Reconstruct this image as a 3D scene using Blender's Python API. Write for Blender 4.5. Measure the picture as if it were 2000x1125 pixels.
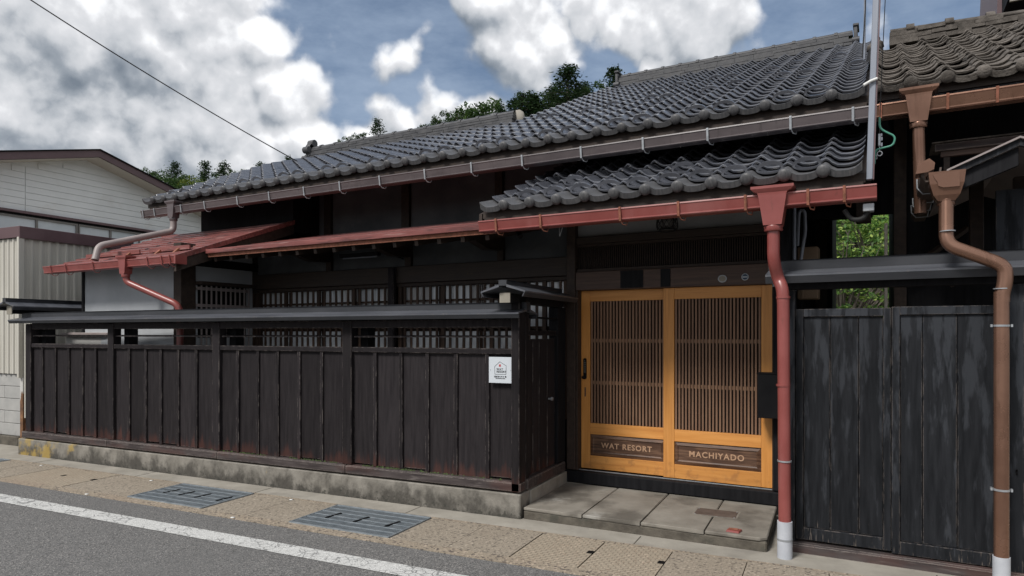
import bpy, bmesh, math, random
from math import radians as R, sin, cos, pi
from mathutils import Vector, Matrix, Euler, noise

sc = bpy.context.scene
for o in list(bpy.data.objects):
    bpy.data.objects.remove(o)
rnd = random.Random(7)

# ------------------------------------------------------------------ camera
F, CX, HZ, EYE, YAW = 1313.0, 1000.0, 651.0, 1.55, R(25.28)
cam = bpy.data.cameras.new('camera')
co = bpy.data.objects.new('camera', cam)
sc.collection.objects.link(co)
cam.sensor_width = 36
cam.lens = F / 2000 * 36
cam.shift_y = (HZ - 562.5) / 2000
cam.clip_end = 2000
co.location = (0, 0, EYE)
co.rotation_euler = (pi / 2, 0, YAW)
sc.camera = co

# ------------------------------------------------------------------ light and sky
SUN_EL, SUN_AZ = 48, 200          # azimuth: clockwise from +Y (the street runs along X, the house is at +Y)
sun = bpy.data.lights.new('sun', 'SUN')
so = bpy.data.objects.new('sun', sun)
sc.collection.objects.link(so)
sun.energy = 2.6
sun.angle = R(15)
sun.color = (1.0, 0.965, 0.92)
sd = Vector((sin(R(SUN_AZ)) * cos(R(SUN_EL)), cos(R(SUN_AZ)) * cos(R(SUN_EL)), sin(R(SUN_EL))))
so.rotation_euler = sd.to_track_quat('Z', 'Y').to_euler()

sc.cycles.caustics_reflective = False
sc.cycles.caustics_refractive = False
sc.cycles.max_bounces = 6
sc.cycles.diffuse_bounces = 3
sc.cycles.glossy_bounces = 3
sc.view_settings.view_transform = 'Standard'
sc.view_settings.look = 'None'
sc.view_settings.exposure = 0.34
sc.view_settings.gamma = 1
sc.view_settings.use_curve_mapping = False

world = bpy.data.worlds.new('World')
sc.world = world
world.use_nodes = True
nt = world.node_tree
nt.nodes.clear()


def N(t, typ, **kw):
    n = t.nodes.new(typ)
    for k, v in kw.items():
        if k.startswith('i_'):
            key = k[2:]
            key = int(key) if key.isdigit() else key.replace('_', ' ')
            n.inputs[key].default_value = v
        else:
            setattr(n, k, v)
    return n


def math_n(t, op, a, b=None, clamp=False):
    n = t.nodes.new('ShaderNodeMath')
    n.operation = op
    n.use_clamp = clamp
    for i, x in enumerate((a, b)):
        if x is None:
            continue
        if isinstance(x, (int, float)):
            n.inputs[i].default_value = x
        else:
            t.links.new(x, n.inputs[i])
    return n.outputs[0]


def direction(u, v):
    """world direction seen at a point of the 2000 x 1125 photograph"""
    a = (u - CX) / F
    d = Vector((-sin(YAW) + cos(YAW) * a, cos(YAW) + sin(YAW) * a, (HZ - v) / F))
    return d.normalized()


# cumulus banks: centre, angular radius (px), weight
CLOUDS = [
    (60, 60, 190, 1.0), (60, 230, 200, 1.05), (250, 90, 170, 1.0), (230, 270, 190, 1.05), (420, 250, 170, 1.0),
    (400, 130, 130, .95), (500, 60, 78, .95), (560, 180, 110, 1.0), (600, 290, 90, .95), (330, 20, 110, .95),
    (480, 330, 130, .95), (610, 140, 50, .75),
    (780, 108, 62, .78), (760, 230, 70, .85), (850, 215, 60, .9), (715, 285, 70, .9), (900, 290, 90, .9),
    (1000, 40, 105, 1.0), (1010, 130, 100, 1.0), (950, 0, 80, .9), (1070, 90, 80, .95), (930, 240, 60, .6),
    (1230, 60, 90, .85), (1330, 30, 110, .9), (1230, 120, 50, .7), (1440, 10, 70, .75), (1160, 20, 70, .8),
    (1020, -130, 190, 1.0), (1270, -110, 190, 1.0), (820, 60, 40, .45), (330, -150, 220, 1.0), (60, -160, 220, 1.0), (1420, -60, 110, .8),  # mostly unseen cloud above the frame, added to grey the undersides below
    (-250, 150, 300, 1.0), (-650, 260, 320, 1.0), (300, -330, 240, .9), (1000, -420, 200, .8), (2500, 120, 240, .9),
]
g = bpy.data.node_groups.new('cloud_density', 'ShaderNodeTree')
g.interface.new_socket('Dir', in_out='INPUT', socket_type='NodeSocketVector')
g.interface.new_socket('Density', in_out='OUTPUT', socket_type='NodeSocketFloat')
gi = g.nodes.new('NodeGroupInput')
go = g.nodes.new('NodeGroupOutput')
wn = N(g, 'ShaderNodeTexNoise', i_Scale=5.0, i_Detail=3.0, i_Roughness=.55)
g.links.new(gi.outputs[0], wn.inputs['Vector'])
sub = N(g, 'ShaderNodeVectorMath', operation='SUBTRACT')
g.links.new(wn.outputs['Color'], sub.inputs[0])
sub.inputs[1].default_value = (.5, .5, .5)
scl = N(g, 'ShaderNodeVectorMath', operation='SCALE')
g.links.new(sub.outputs[0], scl.inputs[0])
scl.inputs['Scale'].default_value = .16
wd = N(g, 'ShaderNodeVectorMath', operation='ADD')
g.links.new(gi.outputs[0], wd.inputs[0])
g.links.new(scl.outputs[0], wd.inputs[1])
acc = None
for (u, v, r, wgt) in CLOUDS:
    dn = N(g, 'ShaderNodeVectorMath', operation='DISTANCE')
    g.links.new(wd.outputs[0], dn.inputs[0])
    c = direction(u, v)
    dn.inputs[1].default_value = c
    # a pixel off the axis covers a smaller angle
    rr = r / F * (1 / math.sqrt(1 + ((u - CX) / F) ** 2 + ((HZ - v) / F) ** 2)) ** 1.4
    mr = N(g, 'ShaderNodeMapRange', interpolation_type='SMOOTHSTEP')
    mr.inputs['From Min'].default_value = rr * 1.45
    mr.inputs['From Max'].default_value = rr * .1
    mr.inputs['To Max'].default_value = wgt
    g.links.new(dn.outputs['Value'], mr.inputs['Value'])
    acc = mr.outputs[0] if acc is None else math_n(g, 'SMOOTH_MAX', acc, mr.outputs[0])
    if acc.node.type == 'MATH':
        acc.node.inputs[2].default_value = .22
# the rest of the sky, away from this quarter of it, carries broken cloud of the same sort
ax = N(g, 'ShaderNodeVectorMath', operation='DOT_PRODUCT')
g.links.new(gi.outputs[0], ax.inputs[0])
ax.inputs[1].default_value = direction(950, 300)
away = N(g, 'ShaderNodeMapRange', interpolation_type='SMOOTHSTEP')
away.inputs['From Min'].default_value = .78
away.inputs['From Max'].default_value = .45
away.inputs['To Max'].default_value = .85
g.links.new(ax.outputs['Value'], away.inputs['Value'])
lf = N(g, 'ShaderNodeTexNoise', i_Scale=2.2, i_Detail=2.0)
g.links.new(gi.outputs[0], lf.inputs['Vector'])
rest = math_n(g, 'MULTIPLY', away.outputs[0], math_n(g, 'MULTIPLY', lf.outputs[0], 1.7))
acc = math_n(g, 'MAXIMUM', acc, rest)
fb = N(g, 'ShaderNodeTexNoise', i_Scale=6.0, i_Detail=10.0, i_Roughness=.61)
g.links.new(gi.outputs[0], fb.inputs['Vector'])
fb2 = N(g, 'ShaderNodeTexNoise', i_Scale=15.0, i_Detail=3.0, i_Roughness=.5)
g.links.new(gi.outputs[0], fb2.inputs['Vector'])
bil = math_n(g, 'ABSOLUTE', math_n(g, 'SUBTRACT', fb2.outputs[0], .5))
nz = math_n(g, 'ADD', math_n(g, 'MULTIPLY', math_n(g, 'SUBTRACT', fb.outputs[0], .5), 1.25),
            math_n(g, 'MULTIPLY', math_n(g, 'SUBTRACT', bil, .09), 1.1))
dens = math_n(g, 'ADD', acc, nz)
g.links.new(dens, go.inputs[0])

tc = N(nt, 'ShaderNodeTexCoord')
nrm = N(nt, 'ShaderNodeVectorMath', operation='NORMALIZE')
nt.links.new(tc.outputs['Generated'], nrm.inputs[0])


def dens_at(off):
    v = nrm.outputs[0]
    if off:
        a = N(nt, 'ShaderNodeVectorMath', operation='ADD')
        nt.links.new(v, a.inputs[0])
        a.inputs[1].default_value = off
        v = a.outputs[0]
    gn = nt.nodes.new('ShaderNodeGroup')
    gn.node_tree = g
    nt.links.new(v, gn.inputs[0])
    return gn.outputs[0]


D0 = dens_at(None)
D1 = dens_at((.004, 0.0, .022))
D2 = dens_at((.02, .0, .095))
alpha = N(nt, 'ShaderNodeMapRange', interpolation_type='SMOOTHSTEP')
alpha.inputs['From Min'].default_value = .20
alpha.inputs['From Max'].default_value = .56
nt.links.new(D0, alpha.inputs['Value'])
# thin veil over the blue
vn = N(nt, 'ShaderNodeTexNoise', i_Scale=4.0, i_Detail=6.0, i_Roughness=.62)
vm = N(nt, 'ShaderNodeMapping')
vm.inputs['Scale'].default_value = (1, 1, 2.6)
nt.links.new(nrm.outputs[0], vm.inputs[0])
nt.links.new(vm.outputs[0], vn.inputs['Vector'])
veil = N(nt, 'ShaderNodeMapRange', interpolation_type='SMOOTHSTEP')
veil.inputs['From Min'].default_value = .18
veil.inputs['From Max'].default_value = .74
veil.inputs['To Max'].default_value = .85
nt.links.new(vn.outputs[0], veil.inputs['Value'])
# relief: brighter where the cloud thins towards the sun, dull where more cloud lies above
rel = math_n(nt, 'ADD', math_n(nt, 'MULTIPLY', math_n(nt, 'SUBTRACT', D0, D1), 1.0),
             math_n(nt, 'MULTIPLY', math_n(nt, 'SUBTRACT', D0, D2), .38))
thick = math_n(nt, 'MULTIPLY', math_n(nt, 'SUBTRACT', D0, .5), -.30)
big = N(nt, 'ShaderNodeTexNoise', i_Scale=2.6, i_Detail=4.0, i_Roughness=.5)
bm_ = N(nt, 'ShaderNodeMapping')
bm_.inputs['Location'].default_value = (3.1, .4, 1.7)
bm_.inputs['Scale'].default_value = (1, 1, 2.2)
nt.links.new(nrm.outputs[0], bm_.inputs[0])
nt.links.new(bm_.outputs[0], big.inputs['Vector'])
lowf = math_n(nt, 'MULTIPLY', math_n(nt, 'SUBTRACT', big.outputs[0], .5), 1.7)
shade = math_n(nt, 'ADD', math_n(nt, 'ADD', rel, lowf), math_n(nt, 'ADD', thick, .69))
cr = N(nt, 'ShaderNodeValToRGB')
nt.links.new(shade, cr.inputs[0])
e = cr.color_ramp.elements
e[0].position, e[0].color = .12, (.155, .185, .225, 1)
e[1].position, e[1].color = .98, (.80, .81, .83, 1)
for p, c in ((.36, (.27, .30, .34, 1)), (.58, (.47, .49, .52, 1)), (.8, (.60, .61, .635, 1))):
    q = e.new(p)
    q.color = c
sky = N(nt, 'ShaderNodeTexSky', sky_type='NISHITA', sun_disc=False, sun_elevation=R(SUN_EL),
        sun_rotation=R(SUN_AZ), altitude=200, air_density=1.0, dust_density=.6, ozone_density=2.0)
skb = N(nt, 'ShaderNodeBackground', i_Strength=.066)
nt.links.new(sky.outputs[0], skb.inputs[0])
clb = N(nt, 'ShaderNodeBackground', i_Strength=1.0)
nt.links.new(cr.outputs[0], clb.inputs[0])
vlb = N(nt, 'ShaderNodeBackground', i_Color=(.29, .365, .48, 1), i_Strength=1.0)
m1 = N(nt, 'ShaderNodeMixShader')
nt.links.new(veil.outputs[0], m1.inputs[0])
nt.links.new(skb.outputs[0], m1.inputs[1])
nt.links.new(vlb.outputs[0], m1.inputs[2])
m2 = N(nt, 'ShaderNodeMixShader')
nt.links.new(alpha.outputs[0], m2.inputs[0])
nt.links.new(m1.outputs[0], m2.inputs[1])
nt.links.new(clb.outputs[0], m2.inputs[2])
wo = N(nt, 'ShaderNodeOutputWorld')
nt.links.new(m2.outputs[0], wo.inputs[0])


# ------------------------------------------------------------------ frames: W follows the road, HS follows the house
class Frame:
    def __init__(s, ox, oy, deg):
        a = R(deg)
        s.o, s.x, s.y = (ox, oy), (cos(a), sin(a)), (-sin(a), cos(a))
        s.c = (-ox * s.x[0] - oy * s.x[1], -ox * s.y[0] - oy * s.y[1])
        s.mat = Matrix.Translation((ox, oy, 0)) @ Matrix.Rotation(a, 4, 'Z')

    def at(s, u, v, y=None, z=None, x=None):
        """the point of a real plane (x, y or z constant) that the photograph shows at (u, v)"""
        a = (u - CX) / F
        w = (-sin(YAW) + cos(YAW) * a, cos(YAW) + sin(YAW) * a)
        D = (w[0] * s.x[0] + w[1] * s.x[1], w[0] * s.y[0] + w[1] * s.y[1], (HZ - v) / F)
        if y is not None:
            k = (y - s.c[1]) / D[1]
        elif z is not None:
            k = (z - EYE) / D[2]
        else:
            k = (x - s.c[0]) / D[0]
        return Vector((s.c[0] + k * D[0], s.c[1] + k * D[1], EYE + k * D[2]))


W = Frame(0, 0, 0)
HS = Frame(-2.33, 6.19, -3.6)


# ------------------------------------------------------------------ materials
MATS = {}


def mat(name, c1, c2=None, scale=(1, 1, 1), ns=6, detail=6, rough=(.55, .8), bump=.15, bdist=.01, metal=0, spec=.5,
        layers=(), rand=0.0, contrast=(.35, .65), wear=None, transmission=0, fine=None):
    """layers: (colour, noise scale vec, noise scale, lo, hi, (axis, from, to) or None, strength)"""
    m = bpy.data.materials.new(name)
    m.use_nodes = True
    t = m.node_tree
    b = t.nodes['Principled BSDF']
    tcn = N(t, 'ShaderNodeTexCoord')
    vec = tcn.outputs['Object']
    if rand:
        oi = N(t, 'ShaderNodeObjectInfo')
        cm = N(t, 'ShaderNodeCombineXYZ')
        for i in range(3):
            t.links.new(math_n(t, 'MULTIPLY', oi.outputs['Random'], 17.0 + 9 * i), cm.inputs[i])
        ad = N(t, 'ShaderNodeVectorMath', operation='ADD')
        t.links.new(vec, ad.inputs[0])
        t.links.new(cm.outputs[0], ad.inputs[1])
        vec = ad.outputs[0]

    def noise_at(sv, s_, d=6, ro=.6):
        mp = N(t, 'ShaderNodeMapping')
        mp.inputs['Scale'].default_value = sv
        t.links.new(vec, mp.inputs[0])
        n = N(t, 'ShaderNodeTexNoise', i_Scale=s_, i_Detail=d, i_Roughness=ro)
        t.links.new(mp.outputs[0], n.inputs['Vector'])
        return n.outputs[0]

    base = noise_at(scale, ns, detail)
    mr = N(t, 'ShaderNodeMapRange')
    mr.inputs['From Min'].default_value, mr.inputs['From Max'].default_value = contrast
    t.links.new(base, mr.inputs['Value'])
    mx = N(t, 'ShaderNodeMix', data_type='RGBA')
    mx.inputs[6].default_value = (*c1, 1)
    mx.inputs[7].default_value = (*(c2 or c1), 1)
    t.links.new(mr.outputs[0], mx.inputs[0])
    col = mx.outputs[2]
    for (lc, lsv, ls, lo, hi, ax_, st) in layers:
        ln = noise_at(lsv, ls, 8, .62)
        if ax_:
            sp = N(t, 'ShaderNodeSeparateXYZ')
            t.links.new(tcn.outputs['Object'], sp.inputs[0])
            ar = N(t, 'ShaderNodeMapRange')
            ar.inputs['From Min'].default_value, ar.inputs['From Max'].default_value = ax_[1], ax_[2]
            ar.inputs['To Min'].default_value, ar.inputs['To Max'].default_value = (ax_[3], ax_[4]) if len(ax_) > 3 else (.45, -.45)
            t.links.new(sp.outputs['XYZ'.index(ax_[0])], ar.inputs['Value'])
            ln = math_n(t, 'ADD', ln, ar.outputs[0])
        lr = N(t, 'ShaderNodeMapRange', interpolation_type='SMOOTHSTEP')
        lr.inputs['From Min'].default_value, lr.inputs['From Max'].default_value = lo, hi
        lr.inputs['To Max'].default_value = st
        t.links.new(ln, lr.inputs['Value'])
        lm = N(t, 'ShaderNodeMix', data_type='RGBA')
        t.links.new(lr.outputs[0], lm.inputs[0])
        t.links.new(col, lm.inputs[6])
        lm.inputs[7].default_value = (*lc, 1)
        col = lm.outputs[2]
    if wear:  # bare edges: (colour, radius, noise threshold, strength)
        bv = N(t, 'ShaderNodeBevel', samples=3)
        bv.inputs['Radius'].default_value = wear[1]
        ge = N(t, 'ShaderNodeNewGeometry')
        dp = N(t, 'ShaderNodeVectorMath', operation='DOT_PRODUCT')
        t.links.new(bv.outputs[0], dp.inputs[0])
        t.links.new(ge.outputs['True Normal'], dp.inputs[1])
        ed = math_n(t, 'SUBTRACT', 1.0, dp.outputs['Value'])
        wn_ = noise_at((1, 1, .35), 22, 5, .7)
        k = math_n(t, 'MULTIPLY', math_n(t, 'MULTIPLY', ed, 14.0, True),
                   math_n(t, 'MULTIPLY', math_n(t, 'SUBTRACT', wn_, wear[2]), 9.0, True))
        k = math_n(t, 'MULTIPLY', k, wear[3])
        lm = N(t, 'ShaderNodeMix', data_type='RGBA')
        t.links.new(k, lm.inputs[0])
        t.links.new(col, lm.inputs[6])
        lm.inputs[7].default_value = (*wear[0], 1)
        col = lm.outputs[2]
    if rand:
        hv = N(t, 'ShaderNodeHueSaturation')
        t.links.new(col, hv.inputs['Color'])
        vv = N(t, 'ShaderNodeMapRange')
        vv.inputs['To Min'].default_value, vv.inputs['To Max'].default_value = 1 - rand, 1 + rand
        t.links.new(oi.outputs['Random'], vv.inputs['Value'])
        t.links.new(vv.outputs[0], hv.inputs['Value'])
        col = hv.outputs[0]
    t.links.new(col, b.inputs['Base Color'])
    rr = N(t, 'ShaderNodeMapRange')
    rr.inputs['To Min'].default_value, rr.inputs['To Max'].default_value = rough
    t.links.new(base, rr.inputs['Value'])
    t.links.new(rr.outputs[0], b.inputs['Roughness'])
    b.inputs['Metallic'].default_value = metal
    b.inputs['Specular IOR Level'].default_value = spec
    if bump:
        bp = N(t, 'ShaderNodeBump', i_Strength=bump)
        bp.inputs['Distance'].default_value = bdist
        h = base
        if fine:
            h = math_n(t, 'ADD', base, math_n(t, 'MULTIPLY', noise_at((1, 1, 1), fine, 3, .7), .8))
        t.links.new(h, bp.inputs['Height'])
        t.links.new(bp.outputs[0], b.inputs['Normal'])
    MATS[name] = m
    return m


BROWNED = ((.085, .036, .028), (5, 5, .6), 2.2, .60, .84, ('Z', .26, .60, .36, -.2), .6)
mat('fence_wood', (.0155, .0132, .0145), (.027, .0235, .025), (6, 6, .5), 6, rough=(.6, .8), bump=.45, bdist=.004, spec=.12, rand=.26,
    layers=(BROWNED, ((.10, .085, .078), (9, 9, .5), 7, .72, .80, None, .3)), wear=((.27, .235, .215), .008, .47, .7))
mat('sill_wood', (.032, .025, .025), (.080, .066, .064), (.6, 5, 5), 5, rough=(.6, .85), bump=.6, bdist=.006, spec=.25,
    layers=(((.17, .15, .14), (.8, 6, 6), 6, .56, .70, None, .6), ((.09, .045, .038), (.4, 1, 1), 3, .5, .62, None, .5)),
    wear=((.32, .28, .25), .008, .38, .8))
mat('gate_wood', (.009, .0100, .012), (.020, .0215, .025), (5, 5, .45), 6, rough=(.55, .8), bump=.4, bdist=.004, spec=.13, rand=.15,
    layers=(((.046, .050, .058), (3.6, 3.6, .6), 4.2, .48, .60, ('Z', 0, 1.75, -.12, .05), .7),
            ((.16, .135, .115), (8, 8, .8), 9, .66, .76, ('Z', 0, .9, .14, -.3), .65)),
    wear=((.20, .17, .15), .006, .45, .7))
mat('dark_wood', (.026, .0175, .014), (.050, .034, .026), (3, 3, 3), 7, rough=(.5, .75), bump=.25, bdist=.004, spec=.35, rand=.12)
mat('black_wood', (.008, .008, .0095), (.016, .016, .018), (5, 5, .5), 6, rough=(.6, .8), bump=.25, bdist=.004, spec=.13, rand=.12)
mat('lintel_wood', (.062, .038, .030), (.105, .068, .053), (.5, 8, 8), 6, rough=(.45, .7), bump=.25, bdist=.003, spec=.35)
mat('beam_wood', (.028, .020, .017), (.050, .036, .028), (.5, 8, 8), 6, rough=(.45, .7), bump=.3, bdist=.003, spec=.35,
    layers=(((.13, .085, .045), (1.2, 3, 3), 4, .66, .74, None, .5),))
mat('lattice_wood', (.040, .024, .016), (.070, .040, .026), (9, 9, .6), 6, rough=(.5, .7), bump=.2, bdist=.003, rand=.3, spec=.3)
mat('door_frame_wood', (.60, .255, .060), (.71, .33, .092), (4.5, 4.5, .35), 5, rough=(.38, .5), bump=.08, bdist=.002, spec=.4,
    layers=(((.45, .17, .042), (12, 12, .5), 3, .48, .70, None, .55), ((.30, .13, .05), (3, 3, 3), 4, .60, .8, ('Z', .2, .6, .16, -.1), .5)), rand=.07)
mat('door_rail_wood', (.60, .255, .060), (.71, .33, .092), (.35, 4.5, 4.5), 5, rough=(.38, .5), bump=.08, bdist=.002, spec=.4,
    layers=(((.45, .17, .042), (.5, 12, 12), 3, .48, .70, None, .55), ((.30, .13, .05), (3, 3, 3), 4, .60, .8, ('Z', .2, .6, .16, -.1), .5)), rand=.07)
mat('slat_wood', (.19, .10, .058), (.27, .155, .092), (9, 9, .6), 5, rough=(.5, .65), bump=.12, bdist=.002, rand=.14)
mat('slat_rail_wood', (.27, .155, .085), (.34, .20, .115), (.6, 8, 8), 5, rough=(.5, .65), bump=.1, bdist=.002)
mat('panel_wood', (.075, .036, .020), (.16, .086, .050), (.8, 6, 7), 5, detail=3, rough=(.45, .6), bump=.3, bdist=.003,
    contrast=(.42, .58), layers=(((.045, .02, .011), (.7, 3, 16), 4, .5, .58, None, .55),))
mat('letter_wood', (.42, .25, .15), (.52, .33, .21), (1, 8, 8), 6, rough=(.5, .7), bump=.1)
mat('dark_plaster', (.070, .076, .083), (.115, .123, .13), (1, 1, 1), 2.2, rough=(.8, .95), bump=.12, bdist=.004, fine=60,
    layers=(((.18, .19, .195), (1, 1, 1.6), 1.6, .52, .72, None, .45),))
mat('grey_plaster', (.27, .27, .27), (.34, .34, .34), ns=3, rough=(.85, .95), bump=.1, fine=60)
mat('white_plaster', (.40, .42, .44), (.48, .50, .52), ns=2, rough=(.85, .95), bump=.08, fine=50,
    layers=(((.22, .22, .22), (1, 1, 1), 1.3, .58, .8, None, .4),))
mat('shoji_paper', (.80, .84, .88), (.86, .89, .92), ns=2, rough=(.08, .14), bump=0, spec=1.0)
mat('curtain', (.72, .72, .72), (.86, .86, .86), (28, 1, 1), 3, rough=(.8, .9), bump=.3)
mat('roof_tile', (.060, .064, .078), (.098, .103, .120), (1, 1, 1), 3, rough=(.15, .30), bump=.05, spec=.9, rand=.16,
    layers=(((.17, .155, .14), (1, 1, 1), 14, .60, .74, None, .4), ((.03, .03, .034), (1, 1, 1), 8, .56, .70, None, .5),))
mat('roof_tile_stuff', (.060, .064, .078), (.098, .103, .120), (1, 1, 1), 4, rough=(.15, .30), bump=.05, spec=.9)
mat('eave_tile', (.062, .063, .067), (.11, .108, .11), (14, 14, 3), 5, rough=(.35, .55), bump=.12, spec=.45, rand=.12,
    layers=(((.20, .19, .175), (20, 20, 3), 5, .62, .75, None, .35),))
mat('ridge_tile', (.050, .051, .056), (.085, .085, .088), ns=9, rough=(.4, .65), bump=.25, spec=.4,
    layers=(((.17, .165, .155), (1, 1, 1), 15, .6, .72, None, .35),))
mat('old_tile', (.085, .075, .066), (.17, .152, .135), ns=11, rough=(.8, .95), bump=.9, bdist=.012, spec=.2, rand=.2, fine=70,
    layers=(((.40, .39, .34), (1, 1, 1), 28, .66, .73, None, .6), ((.055, .05, .044), (1, 1, 1), 6, .52, .66, None, .6),
            ((.22, .27, .19), (1, 1, 1), 9, .70, .78, None, .4)))
mat('red_metal', (.22, .052, .045), (.27, .072, .064), (1, 1, 1), 4, rough=(.26, .42), bump=.06, spec=.6,
    layers=(((.33, .13, .12), (1, 1, .5), 2.2, .5, .72, None, .6), ((.12, .04, .03), (3, 3, .7), 7, .60, .72, None, .5)))
mat('red_roof_metal', (.155, .046, .040), (.26, .088, .078), (.4, 4, 4), 4, rough=(.3, .5), bump=.12, spec=.5,
    layers=(((.07, .028, .026), (.4, 6, 6), 5, .50, .62, None, .75), ((.36, .22, .20), (.5, 7, 7), 6, .56, .68, None, .55)))
mat('rusty_strap', (.16, .06, .03), (.30, .11, .07), ns=30, rough=(.7, .9), bump=.2)
mat('brown_gutter', (.085, .070, .073), (.125, .104, .106), (.6, 2, 2), 5, rough=(.3, .45), bump=.05, spec=.55,
    layers=(((.05, .04, .04), (6, 2, .5), 5, .56, .7, None, .5),))
mat('pipe_grey_brown', (.26, .22, .21), (.31, .27, .26), ns=3, rough=(.4, .55), bump=.04)
mat('copper_metal', (.20, .108, .074), (.28, .158, .110), (1, 1, 1), 3, rough=(.20, .34), bump=.06, metal=.65, spec=.5,
    layers=(((.13, .07, .045), (3, 3, .5), 5, .54, .70, None, .6), ((.52, .36, .27), (1, 1, 1), 30, .74, .78, None, .5),))
mat('galvanised', (.33, .35, .37), (.45, .47, .49), ns=20, rough=(.35, .5), bump=.05, metal=.5)
mat('pipe_sleeve', (.42, .44, .48), (.52, .54, .58), ns=6, rough=(.5, .7), bump=.05,
    layers=(((.1, .1, .1), (9, 9, 6), 6, .68, .72, None, .8),))
mat('cap_fascia', (.030, .032, .037), (.046, .048, .054), (.5, 2, 2), 4, rough=(.4, .55), bump=.05, spec=.35)
mat('cap_metal', (.062, .066, .078), (.095, .10, .115), (.5, 2, 2), 4, rough=(.24, .38), bump=.05, spec=.7,
    layers=(((.19, .14, .09), (.6, 2, 2), 3, .70, .8, None, .4),), wear=((.42, .34, .26), .006, .55, .5))
mat('concrete_base', (.165, .152, .130), (.27, .252, .22), ns=5, rough=(.8, .95), bump=.5, bdist=.008, fine=60,
    layers=(((.040, .036, .030), (1.2, 1.2, .9), 5.0, .38, .68, ('Z', 0, .24, .18, -.14), .85),
            ((.035, .035, .028), (1, 1, 1), 26, .56, .66, ('Z', 0, .2, .1, -.22), .75),
            ((.42, .29, .07), (1, 1, 1), 3.2, .56, .68, ('X', 0, 1.5, .12, -.10), .7)))
mat('concrete', (.26, .24, .205), (.36, .335, .29), ns=3, rough=(.8, .95), bump=.3, bdist=.005, fine=90,
    layers=(((.19, .175, .155), (1, 1, 1), 2.4, .5, .7, None, .6), ((.47, .45, .41), (.6, 5, 1), 3, .62, .74, None, .4)))
mat('slab_concrete', (.19, .172, .145), (.28, .258, .222), ns=3, rough=(.75, .92), bump=.3, bdist=.004, fine=90,
    layers=(((.085, .076, .063), (1, 1, 1), 1.9, .46, .64, None, .8), ((.40, .39, .36), (1, 1, 1), 2.7, .58, .7, None, .5)))
mat('step_concrete', (.065, .056, .044), (.13, .115, .092), ns=8, rough=(.85, .95), bump=.7, bdist=.008, fine=70,
    layers=(((.05, .05, .04), (1, 1, 1), 6, .5, .66, None, .7),))
mat('block_concrete', (.32, .32, .31), (.40, .395, .38), ns=4, rough=(.85, .95), bump=.4, bdist=.004, fine=80,
    layers=(((.12, .11, .10), (1, 1, 1), 4, .5, .7, ('Z', 0, .5, .2, -.3), .7),))
mat('cream_metal', (.47, .45, .40), (.54, .52, .465), (3, 3, .4), 3, rough=(.45, .6), bump=.03,
    layers=(((.30, .24, .16), (6, 6, .4), 5, .64, .76, None, .35),))
mat('siding', (.68, .70, .70), (.74, .76, .76), ns=2, rough=(.6, .8), bump=.03,
    layers=(((.46, .43, .37), (1, .6, .8), 1.6, .55, .75, None, .5),))
mat('soffit', (.48, .44, .38), (.53, .49, .43), ns=2, rough=(.7, .9), bump=.02)
mat('purple_metal', (.105, .062, .068), (.13, .08, .086), ns=3, rough=(.4, .55), bump=.04)
mat('rust', (.10, .05, .028), (.24, .12, .055), ns=14, rough=(.8, .95), bump=.5,
    layers=(((.55, .55, .53), (3, 3, .6), 4, .56, .62, ('Z', 0, 1.0, -.3, .3), .9),))
mat('window_glass', (.46, .50, .53), (.54, .58, .61), ns=2, rough=(.1, .2), bump=0, spec=.6)
mat('window_frame_metal', (.16, .15, .14), ns=3, rough=(.35, .5), bump=0)
mat('dark_interior', (.006, .006, .006), (.010, .009, .009), ns=4, rough=(.9, 1), bump=0, spec=.1)  # near-black: the shade inside openings is put into the colour
mat('black_metal', (.005, .005, .006), (.009, .009, .010), ns=6, rough=(.5, .65), bump=.03, spec=.12)
mat('pole_metal', (.23, .255, .30), (.28, .30, .345), (3, 3, .3), 3, rough=(.3, .45), bump=.02, metal=.2)
mat('sign_plate', (.56, .60, .64), (.60, .64, .68), ns=2, rough=(.35, .5), bump=0)
mat('sign_black', (.02, .02, .02), ns=2, bump=0)
mat('sign_red', (.50, .03, .025), ns=2, bump=0)
mat('white_paint', (.70, .70, .68), ns=2, bump=0)
mat('cap_white', (.24, .22, .18), (.32, .295, .25), ns=9, rough=(.8, .9), bump=.1,
    layers=(((.35, .30, .22), (1, 1, 1), 12, .55, .7, None, .5),))
mat('tan_box', (.20, .135, .085), (.23, .16, .10), ns=2, rough=(.6, .8), bump=.02)
mat('green_cable', (.06, .24, .17), ns=2, rough=(.4, .5), bump=0)
mat('wire_black', (.012, .012, .012), ns=2, bump=0)
mat('moss', (.035, .065, .018), (.09, .12, .04), ns=40, rough=(.9, 1), bump=.5)
mat('lamp_iron', (.012, .012, .013), (.03, .03, .032), ns=12, rough=(.35, .5), bump=.1, metal=.3)
mat('cover_steel', (.075, .055, .045), (.12, .09, .075), ns=12, rough=(.6, .8), bump=.3)
mat('bark', (.10, .085, .07), (.19, .165, .14), (6, 6, 1), 4, rough=(.85, .95), bump=.6)
mat('stone', (.30, .29, .26), (.44, .42, .38), ns=9, rough=(.8, .95), bump=.8, bdist=.02, rand=.25,
    layers=(((.08, .075, .065), (1, 1, 1), 8, .55, .7, None, .6),))
mat('hill_ground', (.03, .05, .015), (.05, .075, .025), ns=.4, rough=(.9, 1), bump=.3)


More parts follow.
